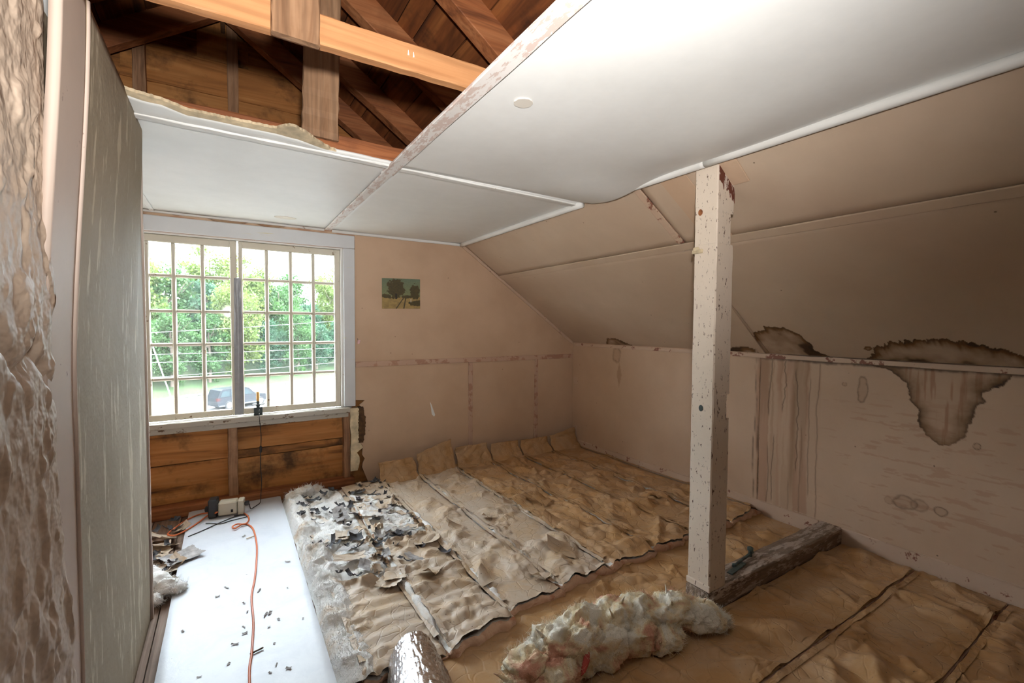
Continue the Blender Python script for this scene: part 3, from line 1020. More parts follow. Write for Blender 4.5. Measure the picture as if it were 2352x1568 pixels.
# ---- left partition, alcove, rear of the room
left = struct('wall_left')
gy, gz = np.meshgrid(np.linspace(1.56, 2.745, 50), np.linspace(FL, 2.108, 80), indexing='ij')
gx = L + 0.048 * sstep(1.1, 2.15, gz) * (1 - sstep(2.42, 2.745, gy)) + 0.006 * (fbm(gy * 1.5, gz * 1.1, 6) - 0.5)
solid(link('panel', grid_mesh('panel', np.stack([gx, gy, gz], -1)), m_left, left), 0.012, -1)
gy, gz = np.meshgrid(np.linspace(1.36, 1.565, 14), np.linspace(FL, 2.108, 80), indexing='ij')
gx = L + 0.046 * sstep(1.1, 2.15, gz) + 0.002
solid(link('corner_board', grid_mesh('corner_board', np.stack([gx, gy, gz], -1)), m_leftstrip, left), 0.02, -1)
gz = np.linspace(FL, 2.108, 60)
link('seam_bead', MB().tube([(L + 0.046 * float(sstep(1.1, 2.15, z)) + 0.002, 1.568, z) for z in gz], 0.007, 8), m_leftstrip, left, True)
link('edge_strip', MB().bar((L - 0.004, 2.762, FL), (L - 0.010, 2.762, 2.10), 0.022, 0.03, (1, 0, 0), 16, 0.0015, 0.003, 40), m_leftstrip, left)
link('edge_strip', MB().bar((L - 0.026, 2.785, FL), (L - 0.034, 2.785, 1.98), 0.02, 0.03, (1, 0, 0), 16, 0.0015, 0.003, 41), m_leftstrip, left)
link('back_panel', MB().box(L - 0.08, L - 0.05, 1.46, 2.78, FL, 2.098), m_left, left)
alc = struct('wall_alcove')
link('panel', MB().box(-1.37, -1.35, 2.0, 4.2, FL, 2.12), m_wall, alc)
link('panel', MB().box(-1.36, L - 0.08, 2.30, 2.32, FL, 2.12), m_wall, alc)
rear = struct('wall_rear')
link('panel', MB().box(-1.37, W + 0.1, -1.47, -1.45, FL, 3.8), m_wall, rear)
link('panel', MB().box(-1.37, -1.35, -1.47, 0.75, FL, 2.12), m_wall, rear)
link('panel', MB().box(-1.36, L - 0.44, 0.75, 0.77, FL, 2.12), m_wall, rear)

# ---- chimney, roughly plastered
ch = thing('chimney', 'rough lumpy plastered chimney breast painted beige at the edge of the room', 'chimney', (L - 0.2, 1.1, FL))
gy, gz = np.meshgrid(np.linspace(0.78, 1.42, 110), np.linspace(FL, 2.095, 330), indexing='ij')
wv = sstep(1.22, 1.42, gy)
yy = gy + wv * (-0.03 + 0.095 * sstep(1.25, 0.2, gz) + 0.014 * (fbm(gz * 14, gz * 0, 3) - 0.5))
hh = 0.009 * billow(gy * 6, gz * 4, 15, 5) + 0.016 * crumple(gy * 1.8, gz * 1.5, 25) + 0.012 * sstep(0.55, 0.75, fbm(gy * 26, gz * 11, 35, 3)) + 0.010 * (fbm(gy * 5, gz * 3, 8) - 0.5)
gul = np.exp(-((gz - (1.20 + 0.28 * (1.35 - gy) + 0.03 * np.sin(gy * 30))) / 0.025) ** 2) * 0.018
P = np.stack([L - 0.006 + hh * 0.62 + 0.006 * fbm(gy * 40, gz * 30, 45, 3) - gul, yy, gz], -1)
last = P[-1:].copy()
last[..., 0] -= 0.05
P = np.concatenate([P, last], 0)
first = P[:1].copy()
first[..., 0] -= 0.4
P = np.concatenate([first, P], 0)
link('plaster_face', grid_mesh('plaster_face', P), m_plaster, ch)
link('core', MB().box(L - 0.42, L - 0.03, 0.79, 1.36, FL, 2.095, 0.01), m_plaster, ch)

# ---- roof
roof = struct('roof')
rb = [0.0, 0.21, 0.43, 0.66, 0.868, 0.962, 1.14, 1.36, 1.60, 1.84, 2.08, 2.32, 2.56, 2.80, 3.04, 3.28, 3.55]
RO = 0.175
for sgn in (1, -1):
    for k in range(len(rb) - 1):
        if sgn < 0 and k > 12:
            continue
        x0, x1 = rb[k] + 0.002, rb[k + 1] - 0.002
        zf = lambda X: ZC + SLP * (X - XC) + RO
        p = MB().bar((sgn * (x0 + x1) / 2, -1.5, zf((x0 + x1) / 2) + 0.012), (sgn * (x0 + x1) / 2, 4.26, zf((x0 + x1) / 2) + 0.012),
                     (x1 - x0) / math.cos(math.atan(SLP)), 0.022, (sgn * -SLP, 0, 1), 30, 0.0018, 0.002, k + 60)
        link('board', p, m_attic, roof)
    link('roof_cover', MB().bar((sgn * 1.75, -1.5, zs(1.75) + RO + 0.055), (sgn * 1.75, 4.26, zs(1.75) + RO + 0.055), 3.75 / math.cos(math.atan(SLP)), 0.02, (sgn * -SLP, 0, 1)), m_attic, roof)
    for k, yr in enumerate((-0.5, 0.15, 0.80, 1.45, 2.085, 2.71, 3.38, 3.93)):
        x1 = 3.5 if sgn > 0 else 2.6
        p0 = Vector((0.0, yr, zs(0) + 0.02 + 0.075))
        p1 = Vector((sgn * x1, yr, zs(x1) + 0.02 + 0.075))
        link('rafter', MB().bar(p0, p1, 0.09, 0.15, (0, 0, 1), 26, 0.0028, 0.006, 80 + k), m_rafter, roof)
link('ridge_board', MB().bar((0, -1.45, zs(0) + 0.13), (0, 4.2, zs(0) + 0.13), 0.03, 0.20, (0, 0, 1), 12, 0.002), m_oldboard, roof)
lw = struct('attic_floor')
link('board', MB().box(-2.7, -1.36, -1.47, 4.25, ZC, ZC + 0.02), m_gable, lw)
link('board', MB().box(-2.72, -2.6, -1.47, 4.25, 1.5, ZC + 0.2), m_gable, lw)

# ================================================================== WINDOW
win = struct('window_1', (0.07, D, 0.575))
Y0 = D
for nm, a in (('head_casing', (-0.80, 0.945, D - 0.024, D + 0.004, 1.952, 2.062)), ('side_casing', (0.850, 0.945, D - 0.022, D + 0.004, 0.578, 1.950)), ('side_casing', (-0.78, -0.685, D - 0.022, D + 0.004, 0.578, 1.950))):
    link(nm, MB().box(*a, 0.004), m_casing, win)
link('jamb', MB().box(0.829, 0.850, D - 0.006, 4.26, 0.57, 1.955), m_whitetrim, win)
link('jamb', MB().box(-0.685, -0.664, D - 0.006, 4.26, 0.57, 1.955), m_whitetrim, win)
link('jamb', MB().box(-0.685, 0.850, D - 0.004, 4.26, 1.938, 1.955), m_whitetrim, win)
m_stool = M_paint('grimy_sill_paint', (0.50, 0.46, 0.40), (0.42, 0.38, 0.32), chip=(0.13, 0.075, 0.04), chip_amt=0.40, chip_scale=(9, 20, 20), specks=False)
link('stool', MB().bar((-0.82, D + 0.01, 0.552), (0.893, D + 0.01, 0.552), 0.11, 0.045, (0, 0, 1), 14, 0.0012, 0.006, 50), m_stool, win)
link('apron', MB().bar((-0.82, D + 0.02, 0.508), (0.885, D + 0.02, 0.508), 0.06, 0.042, (0, 0, 1), 14, 0.0016, 0.004, 51), m_stool, win)
link('outer_sill', MB().box(-0.75, 0.93, 4.19, 4.36, 0.50, 0.565), m_whitetrim, win)
ZB = [0.633, 0.887, 1.140, 1.387, 1.645, 1.882]
glass_me = {}
for xs_, lo, hi in (([-0.640, -0.485, -0.331, -0.155, 0.018], -0.664, 0.066), ([0.107, 0.270, 0.444, 0.615, 0.781], 0.077, 0.829)):
    sash = bpy.data.objects.new('sash', None)
    COL.objects.link(sash)
    sash.parent = win
    sash.location = -win.location
    ys, ye = 4.143, 4.178
    xm0, xm1 = xs_[0] - 0.002, xs_[-1] + 0.002
    link('stile', MB().box(lo, xm0, ys, ye, 0.582, 1.936, 0.004), m_sash, sash)
    link('stile', MB().box(xm1, hi, ys, ye, 0.582, 1.936, 0.004), m_sash, sash)
    link('top_rail', MB().box(xm0, xm1, ys, ye, 1.884, 1.936, 0.004), m_sash, sash)
    link('bottom_rail', MB().box(xm0, xm1, ys, ye, 0.582, 0.631, 0.004), m_sash, sash)
    for x in xs_[1:-1]:
        link('muntin', MB().box(x - 0.0145, x + 0.0145, ys + 0.004, ye - 0.004, 0.631, 1.884, 0.006), m_sash, sash)
    for z in ZB[1:-1]:
        mb = MB()
        for i in range(4):
            mb.box(xs_[i] + (0.0145 if i else 0), xs_[i + 1] - (0.0145 if i < 3 else 0), ys + 0.005, ye - 0.006, z - 0.0125, z + 0.0125, 0.006)
        link('muntin', mb, m_sash, sash)
    for i in range(4):
        for j in range(5):
            link('pane', MB().box(xs_[i], xs_[i + 1], 4.160, 4.163, ZB[j], ZB[j + 1], 0.0003), m_glass, sash)
# duct tape over the meeting stiles
n = 60
tz = np.linspace(0.583, 1.650, n)
rows = []
for k, u in enumerate(np.linspace(0, 1, 9)):
    wid = 0.058 - 0.012 * sstep(1.1, 1.65, tz)
    xx = 0.068 - wid / 2 + wid * u + 0.004 * (fbm(tz * 9, tz * 0 + 1, 3) - 0.5)
    yy = 4.138 - 0.006 * (1 - abs(2 * u - 1)) - 0.012 * (fbm(tz * 12 + u * 3, tz * 0 + u * 4, 7) - 0.5) * sstep(1.0, 1.4, tz)
    rows.append(np.stack([xx, yy, tz], -1))
link('duct_tape', grid_mesh('duct_tape', np.stack(rows, 0)), m_tape, win)

# ================================================================== TIMBERS
t = thing('tie_beam', 'pale fresh-sawn lumber beam crossing the ceiling hole', 'beam', (0.2, 1.495, 2.13))
link('beam', MB().bar((-0.42, 1.500, 2.168), (0.98, 1.492, 2.182), 0.040, 0.088, (0, 0, 1), 26, 0.0014, 0.004, 101), m_newwood, t)
for px, py in ((938, 122), (950, 127)):
    c = at(px, py, 1, 1.472)
    link('white_drip', MB().tube([(c[0], c[1], c[2] + 0.010), (c[0], c[1] - 0.001, c[2]), (c[0], c[1] - 0.001, c[2] - 0.006)], 0.002, 6, True, [0.0008, 0.002, 0.003]), m_white, t)
tag(link('ceiling_joist', MB().bar((-0.42, 2.300, 2.150), (1.2, 2.305, 2.150), 0.05, 0.075, (0, 0, 1), 26, 0.002, 0.005, 102), m_rafter),
    'red-brown joist along the torn far edge of the ceiling hole', 'joist')
hb = MB()
hb.bar((0.371, 2.262, 2.150), (0.395, 2.262, 3.05), 0.155, 0.024, (0, 1, 0), 30, 0.003, 0.004, 103)
tag(link('hanger_board', hb, m_oldboard), 'grey-brown upright board nailed to the far joist behind the pale beam', 'board')
hb = MB()
hb.bar((0.176, 1.455, 2.106), (0.190, 1.455, 3.05), 0.125, 0.024, (0, 1, 0), 30, 0.002, 0.004, 104)
tag(link('hanger_board', hb, m_oldboard), 'short hanging board end nailed in front of the pale beam', 'board')
tag(link('collar_tie', MB().bar((-0.6, 2.05, 3.02), (0.6, 2.05, 3.02), 0.04, 0.10, (0, 0, 1), 8, 0.002, 0.004, 105), m_rafter), 'dark cross tie high between the rafters above the hole', 'beam')

# post with its mortises
post = thing('post', 'chipped beige painted square wooden post standing on the floor plate', 'post', (2.068, 1.412, -0.02))
XL, XR, YN, YF = 2.000, 2.137, 1.350, 1.476
levels = []
zlist = list(np.linspace(-0.02, 2.0, 46)) + [0.838, 0.840, 0.958, 0.960, 1.700, 1.702, 1.850, 1.852]
for z in sorted(zlist):
    notch = (0.839 < z < 0.959) or (1.701 < z < 1.851)
    levels.append((z, 0.022 if notch else 0.0))
mb = MB()
rp = random.Random(5)
vs = []
ch_ = 0.006
for z, nt_ in levels:
    j = lambda: rp.uniform(-0.0011, 0.0011)
    xr = XR - nt_
    vs += [(XL + ch_ + j(), YN + j(), z), (xr - ch_ + j(), YN + j(), z), (xr + j(), YN + ch_ + j(), z), (xr + j(), YF - ch_, z), (xr - ch_, YF, z), (XL + ch_, YF + j(), z), (XL + j(), YF - ch_ + j(), z), (XL + j(), YN + ch_ + j(), z)]
# scribe the top to the slope
top = []
for (x, y, z) in vs[-8:]:
    top.append((x, y, zs(x) - 0.004))
vs += top
fs = []
nl = len(levels) + 1
for i in range(nl - 1):
    for k in range(8):
        a, b = i * 8 + k, i * 8 + (k + 1) % 8
        fs.append((a, b, b + 8, a + 8))
fs.append(tuple(range(7, -1, -1)))
fs.append(tuple((nl - 1) * 8 + k for k in range(8)))
link('shaft', mb.add(vs, fs), m_postp, post)
# bare red wood at the head of the front face
rp = random.Random(9)
up_ = [(XL + 0.008, 2.070)] + [(XR - 0.002, 1.982)]
low = [(XR - 0.002 - (XR - XL - 0.012) * k / 14, 1.925 + 0.085 * (k / 14) ** 0.7 + rp.uniform(-0.022, 0.012) + (0 if k % 2 else -0.012)) for k in range(15)]
link('bare_head', MB().prism([(XL + 0.008, 2.070), (XR - 0.002, 1.975)] + low, YN - 0.002, YN + 0.004, 1), m_postcap, post)
link('bare_back_edge', MB().box(XR - 0.003, XR + 0.002, YF - 0.025, YF, 1.30, 1.695), m_postcap, post)
link('base_bead', MB().box(XL - 0.006, XL + 0.006, YN - 0.006, YF + 0.004, -0.020, 0.012, 0.004), m_postp, post)
for z, kp in ((1.72, (1609, 488)), (0.78, (1610, 937))):
    c = at(*kp, 0, XL)
    link('knot' if z > 1 else 'bolt_hole', MB().prism([(c[1] + 0.012 * math.cos(a * math.tau / 14), c[2] + 0.016 * math.sin(a * math.tau / 14)) for a in range(14)], XL - 0.002, XL + 0.004, 0), m_candle if z > 1 and False else (m_rafter if z > 1 else m_steel), post)
c = at(1603, 578, 0, XL)
lug = MB().box(XL - 0.009, XL, c[1] - 0.030, c[1] + 0.030, c[2] - 0.010, c[2] + 0.010, 0.005).box(XL - 0.012, XL, c[1] - 0.010, c[1] + 0.022, c[2], c[2] + 0.022, 0.005)
link('broken_peg', lug, m_torn, post)

tag(link('floor_plate', MB().bar((XL - 0.003, 1.414, -0.078), (W - 0.004, 1.414, -0.078), 0.132, 0.112, (0, 0, 1), 40, 0.002, 0.008, 110), m_plate),
    'worn wooden floor plate running from the post to the stained wall', 'timber')

# ================================================================== FLOOR COVER: insulation batts
def paper_h(X, Y, seed, pleat=0.0, along='Y'):
    h = 0.085 * np.clip(0.47 - crumple(X, Y, seed), -0.32, 0.30)
    if np.any(pleat):
        q = (Y if along == 'Y' else X) + 0.035 * (fbm(X * 5, Y * 3, seed + 3) - 0.5) * 2
        tri = np.abs(((q * 11.0) % 1.0) * 2 - 1)
        h = h + pleat * 0.012 * (tri - 0.5) * (0.4 + fbm(X * 4, Y * 4, seed + 4))
    return h


def fiber_tris(pts, nrm_, length, seed, spread=0.8, wdt=0.0007, mb=None):
    """short curved fibres standing on a surface: one ribbon of two quads each"""
    rnd = np.random.RandomState(seed)
    n = len(pts)
    dr = nrm_ + spread * rnd.normal(size=(n, 3))
    dr /= np.linalg.norm(dr, axis=1, keepdims=True)
    bend = rnd.normal(size=(n, 3)) * 0.7
    ln = length * rnd.uniform(0.35, 1.3, (n, 1))
    side = np.cross(dr, rnd.normal(size=(n, 3)))
    side /= np.linalg.norm(side, axis=1, keepdims=True) + 1e-9
    p0, p1, p2 = pts, pts + dr * ln * 0.5, pts + (dr + bend * 0.5) * ln
    V = np.stack([p0 - side * wdt, p0 + side * wdt, p1 - side * wdt, p1 + side * wdt, p2 - side * wdt * .4, p2 + side * wdt * .4], 1).reshape(-1, 3)
    b = np.arange(n)[:, None] * 6
    F = np.concatenate([b + np.array([[0, 1, 3, 2]]), b + np.array([[2, 3, 5, 4]])], 0)
    me = bpy.data.meshes.new('fibers')
    me.from_pydata(V.tolist(), [], F.tolist())
    me.update()
    return me


BG = 'kraft-faced insulation batts laid on the floor'


def batt(label, along, a0, a1, l0, l1, zt, paper, seed, torn=None, pleat=None, thick=None, flange=True, rag=0.03, corem=None, gap=0.008, endz=None):
    cx, cy = ((a0 + a1) / 2, (l0 + l1) / 2) if along == 'Y' else ((l0 + l1) / 2, (a0 + a1) / 2)
    root = thing('insulation_batt', label, 'insulation', (cx, cy, FL), BG)
    st = 0.0095
    nu, nv = int((a1 - a0) / st), int((l1 - l0) / st)
    u, v = np.meshgrid(np.linspace(0, 1, nu), np.linspace(0, 1, nv), indexing='ij')
    A = a0 + gap + (a1 - a0 - 2 * gap) * u
    Lc = l0 + (l1 - l0) * v - 0.014 * (1 - v)
    A = A + 0.010 * (fbm(Lc * 2.2, A * 0 + seed, seed) - 0.5) * (1 - 4 * u * (1 - u) * 0.5)
    Lc = Lc + rag * (fbm(A * 9, A * 0 + seed * 1.7, seed + 1, 5) - 0.5) * sstep(0.25 / (l1 - l0), 0, v) * 2
    X, Y = (A, Lc) if along == 'Y' else (Lc, A)
    pl_ = pleat(X, Y) if pleat else 0.0
    e = np.abs(2 * u - 1)
    Z = zt + 0.010 * (1 - e ** 4) - 0.016 * sstep(0.90, 1.0, e) + paper_h(X, Y, seed, pl_, along)
    if endz:
        Z = Z + endz(X, Y)
    Z = np.maximum(Z, FL + 0.012)
    keep = None
    if torn:
        tm = torn(X, Y)
        keep = ~(tm[:-1, :-1] & tm[1:, 1:])
        Z = Z + 0.028 * sstep(0.0, 1.0, torn.curl(X, Y)) if hasattr(torn, 'curl') else Z
    if keep is not None:
        lab = np.where(keep, np.arange(keep.size).reshape(keep.shape) + 1, 0)
        for _ in range(700):
            nb = lab.copy()
            nb[1:] = np.maximum(nb[1:], lab[:-1])
            nb[:-1] = np.maximum(nb[:-1], lab[1:])
            nb[:, 1:] = np.maximum(nb[:, 1:], lab[:, :-1])
            nb[:, :-1] = np.maximum(nb[:, :-1], lab[:, 1:])
            nb = np.where(keep, nb, 0)
            if (nb == lab).all():
                break
            lab = nb
        ids, cnt = np.unique(lab[lab > 0], return_counts=True)
        keep = lab == ids[np.argmax(cnt)]
        for i_, c_n in zip(ids, cnt):
            if c_n > 25 and i_ != ids[np.argmax(cnt)]:
                link('paper_remnant', grid_mesh('paper_remnant', np.stack([X, Y, Z], -1), lab == i_), paper, root)
    link('paper_facing', grid_mesh('paper_facing', np.stack([X, Y, Z], -1), keep), paper, root)
    # fibre core: a lumpy slab just under the paper
    st2 = 0.018 if torn is None else 0.0085
    nu, nv = max(8, int((a1 - a0) / st2)), int((l1 - l0) / st2)
    u, v = np.meshgrid(np.linspace(0, 1, nu), np.linspace(0, 1, nv), indexing='ij')
    A, Lc = a0 + (a1 - a0) * u, l0 + (l1 - l0) * v - 0.010 * (1 - v)
    Lc = Lc + rag * (fbm(A * 9, A * 0 + seed * 1.7, seed + 1, 5) - 0.5) * sstep(0.25 / (l1 - l0), 0, v) * 2
    X, Y = (A, Lc) if along == 'Y' else (Lc, A)
    Zc = zt - 0.022 + 0.006 * billow(X * 9, Y * 9, seed + 5) + paper_h(X, Y, seed) - 0.010 * sstep(0.93, 1.0, np.abs(2 * u - 1))
    if torn is not None:
        Zc = Zc + (0.026 * billow(X * 8, Y * 8, seed + 9, 5) + 0.010 * billow(X * 45, Y * 45, seed + 19, 2)) * torn.zone(X, Y)
        rs_ = np.random.RandomState(seed)
        i1, i2 = rs_.randint(0, X.shape[0], 4500), rs_.randint(0, X.shape[1], 4500)
        okz = torn.zone(X[i1, i2], Y[i1, i2]) > 0.5
        i1, i2 = i1[okz], i2[okz]
        link('fibers', fiber_tris(np.stack([X[i1, i2], Y[i1, i2], Zc[i1, i2]], -1), np.tile([0, 0, 1.0], (len(i1), 1)), 0.013, seed), m_fleece, root)['kind'] = 'stuff'
    else:
        Zc = Zc - 0.002 + 0.015 * sstep(0.035, 0.0, v)
    Zc = np.maximum(Zc, FL + 0.006)
    Pc = np.stack([X, Y, Zc], -1)
    sk = []
    for row, dirn in ((Pc[:, :1], (0, -1)), (Pc[:, -1:], (0, 1))):
        pass
    lowr = Pc.copy()
    lowr[..., 2] = FL + 0.001
    ring_top = np.concatenate([Pc[:, 0], Pc[-1, 1:], Pc[-2::-1, -1], Pc[0, -2:0:-1]], 0)
    out = ring_top.copy()
    c_ = np.array([cx, cy, 0])
    out[:, 2] = (out[:, 2] + FL) / 2
    kk = np.arange(len(out))
    out[:, :2] += 0.006 * (fbm(kk * 0.21, kk * 0 + seed, 6)[:, None] - 0.5)
    bot = ring_top.copy()
    bot[:, 2] = FL + 0.001
    nf = Pc.shape[0]
    axl = 1 if along == 'Y' else 0
    out[:nf, axl] -= 0.020
    out[:nf, 2] += 0.014
    bot[:nf, axl] -= 0.012
    core = link('fiber_core', grid_mesh('fiber_core', Pc), corem or m_fleece, root)
    n_ = len(ring_top)
    V = np.concatenate([ring_top, out, bot], 0)
    F = []
    for r_ in range(2):
        for k in range(n_):
            F.append((r_ * n_ + k, r_ * n_ + (k + 1) % n_, (r_ + 1) * n_ + (k + 1) % n_, (r_ + 1) * n_ + k))
    me = bpy.data.meshes.new('fiber_edge')
    me.from_pydata(V.tolist(), [], F)
    me.update()
    link('fiber_edge', me, m_core, root, True)
    if flange:
        for side, aa in ((0, a0 + 0.018), (1, a1 - 0.018)):
            n2 = int((l1 - l0) / 0.02)
            ll = np.linspace(l0 + 0.05, l1 - 0.03, n2)
            rows = []
            for q in (-1, 0, 1):
                w_ = aa + q * 0.013 + 0.006 * (fbm(ll * 3, ll * 0 + seed + side, seed) - 0.5)
                X, Y = (w_, ll) if along == 'Y' else (ll, w_)
                z_ = zt + 0.004 + 0.006 * (fbm(ll * 5, ll * 0 + q + seed, seed + 2) - 0.3) + paper_h(X, Y, seed) * 0.6 + (endz(X, Y) if endz else 0)
                rows.append(np.stack([X, Y, np.maximum(z_, FL + 0.014)], -1))
            link('stapling_flange', grid_mesh('stapling_flange', np.stack(rows, 0), smooth=False), paper, root)
    return root


class Torn:
    """ripped-open part of the paper beside the white board"""
    def __init__(s, poly, seed, thr=0.5):
        s.poly, s.seed, s.thr = poly, seed, thr

    def zone(s, X, Y):
        return sstep(0.04, -0.04, sdf(X, Y, s.poly) + 0.08 * (fbm(X * 8, Y * 8, s.seed) - 0.5))

    def __call__(s, X, Y):
        d = sdf(X, Y, s.poly) + 0.16 * (fbm(X * 7, Y * 9, s.seed, 4) - 0.5) * 2
        return (d < 0) & (fbm(X * 6, Y * 7, s.seed + 4, 4) > 0.34)

    def curl(s, X, Y):
        d = sdf(X, Y, s.poly) + 0.16 * (fbm(X * 7, Y * 9, s.seed, 4) - 0.5) * 2
        return np.exp(-(np.abs(d) / 0.03)) * (fbm(X * 6, Y * 7, s.seed + 8) > 0.45)


tornA = Torn([(0.38, 2.55), (0.80, 2.50), (0.80, 3.95), (0.38, 4.05)], 81)
tornB = Torn([(0.74, 2.68), (1.02, 2.85), (1.14, 3.2), (1.02, 3.72), (0.74, 3.78)], 82)
pleatAB = lambda X, Y: sstep(2.75, 2.3, Y)
xb = [0.430, 0.785, 1.140, 1.485, 1.855, 2.250, 2.640, 3.020, 3.405]
bl = ['torn paper-faced insulation strip beside the white board, pleated at its near end',
      'second insulation strip from the white board, paper ripped open with dark flakes',
      'third insulation strip from the white board, dusty crinkled paper with folded-up far end',
      'fourth insulation strip from the white board, crinkled tan paper',
      'fifth insulation strip from the white board, tan paper with lifted seam',
      'sixth insulation strip from the white board, brown creased paper',
      'seventh insulation strip from the white board, smooth brown paper',
      'insulation strip along the beige knee wall, smooth brown paper']
fronts = [1.80, 1.78, 1.86, 1.88, 1.90, 1.91, 1.90, 1.90]
for k in range(8):
    batt(bl[k], 'Y', xb[k], xb[k + 1], fronts[k], 4.06 if k > 1 else (3.96 if k == 0 else 4.0), (-0.066 if k else -0.078) + 0.004 * (k % 2), m_kraftd if k < 4 else m_kraft, 200 + 13 * k,
         torn=(tornA if k == 0 else tornB if k == 1 else None), pleat=pleatAB if k < 2 else None, gap=0.012 if k in (1, 2, 4) else 0.006, corem=m_fleece, rag=0.05)
# folded-up ends against the back wall
roots = [o for o in bpy.data.objects if o.name.startswith('insulation_batt')]
fl_pts = {2: (0.175, 1.10, 1.455, 3.985), 3: (0.24, 1.46, 1.845, 4.02), 4: (0.19, 1.865, 2.255, 4.05), 5: (0.165, 2.26, 2.63, 4.06), 6: (0.16, 2.63, 3.02, 4.06), 7: (0.19, 3.02, 3.405, 4.05)}
for k, (hgt, x0, x1, yb) in fl_pts.items():
    u, v = np.meshgrid(np.linspace(0, 1, 38), np.linspace(0, 1, 26), indexing='ij')
    X = x0 + 0.012 + (x1 - x0 - 0.030 * (0.4 + v)) * u + 0.006 * np.sin(v * 9 + k)
    hh_ = hgt * (1 + 0.10 * (fbm(u * 3, u * 0 + k, 3) - 0.5)) * (1 + (0.35 * (u - 0.5) if k in (3, 7) else 0))
    Z = -0.092 + hh_ * v ** 1.1
    Yy = yb - 0.09 * (1 - v) ** 2.2 - 0.014 * (crumple(X * 2.2, Z * 3.0, 300 + k) - 0.5) * 2 - 0.02 * np.sin(u * math.pi) * (1 - v)
    Yy = np.minimum(Yy, D - 0.02)
    solid(link('turned_up_end', grid_mesh('turned_up_end', np.stack([X, Yy, Z], -1)), m_kraft if k > 2 else m_kraft, roots[k]), 0.012, 1)
# the batts lying crosswise nearer the camera
low = lambda X, Y: 0 * X
batt('cross-laid paper insulation strip between the pink cut edges and the loose fluffy clump', 'X', 1.50, 1.905, 0.74, 3.40, -0.116, m_kraft, 401, gap=0.004, flange=True, rag=0.06, corem=m_core)
batt('cross-laid brown paper insulation strip just in front of the floor plate', 'X', 0.965, 1.345, 0.80, 3.40, -0.110, m_kraft, 414, gap=0.004, rag=0.06, corem=m_core)
batt('second cross-laid brown paper strip in front of the floor plate', 'X', 0.590, 0.962, 0.90, 3.40, -0.110, m_kraft, 427, gap=0.004, rag=0.06, corem=m_core)
batt('third cross-laid brown paper strip in front of the floor plate, nearest the camera', 'X', 0.20, 0.587, 0.95, 3.40, -0.110, m_kraft, 440, gap=0.004, rag=0.06, corem=m_core)
batt('short paper insulation strip under the loose fluffy clump', 'X', 1.345, 1.497, 0.70, 1.985, -0.116, m_kraft, 453, gap=0.003, flange=False, rag=0.05, corem=m_core)
# fluffy white edge of the first batt
gx, gy = np.meshgrid(np.linspace(0.345, 0.56, 60), np.linspace(1.78, 3.98, 420), indexing='ij')
s_ = (gx - 0.345) / 0.215
wob = 0.03 * (fbm(gy * 5, gy * 0, 91) - 0.5)
X = gx + wob * (1 - s_)
prof = sstep(0.0, 0.20, s_) * sstep(1.0, 0.6, s_)
near = sstep(2.45, 2.9, gy)
Z = FL + 0.008 + prof * (0.010 + 0.085 * billow3(gx * 9 + 0.5 * fbm(gy * 12, gx * 12, 96), gy * 7, gx * 0 + 2.0, 92, 4, 0.42) * (0.60 + 0.40 * near))
Z = np.where(s_ > 0.55, Z - 0.02 * (1 - near) * (s_ - .55) / .45, Z)
P = np.stack([X, gy, Z], -1)
link('frayed_fleece', grid_mesh('frayed_fleece', P), m_fleece, roots[0])
rs = np.random.RandomState(5)
ii, jj = rs.randint(4, 54, 8000), rs.randint(0, 420, 8000)
o = link('loose_fibers', fiber_tris(P[ii, jj], np.tile([0, 0, 1.0], (8000, 1)), 0.014, 6), m_fleece, roots[0])
o['kind'] = 'stuff'
# white fluff showing along the opened seams
for k, (x0, y0, x1, y1, wd) in enumerate(((0.795, 2.70, 0.785, 1.84, 0.028), (1.145, 3.25, 1.135, 2.35, 0.030), (1.145, 2.30, 1.150, 1.90, 0.028), (1.855, 3.05, 1.850, 2.62, 0.026), (2.25, 2.85, 2.245, 2.15, 0.014), (3.02, 2.72, 3.02, 2.30, 0.022), (1.49, 2.55, 1.485, 2.05, 0.012))):
    n = 40
    pts = []
    rad = []
    for i in range(n):
        f_ = i / (n - 1)
        q = float(fbm(np.array(f_ * 14.0 + k), np.array(k * 3.3), 5))
        pts.append((x0 + (x1 - x0) * f_ + 0.010 * (q - 0.5), y0 + (y1 - y0) * f_, -0.094 + 0.006 * q))
        rad.append(wd * (0.35 + 0.8 * q) * min(1, 6 * f_, 6 * (1 - f_)) + 0.001)
    link('seam_fluff', MB().tube(pts, wd, 9, True, rad), m_fleece, roots[[0, 1, 1, 3, 4, 6, 2][k]], True)

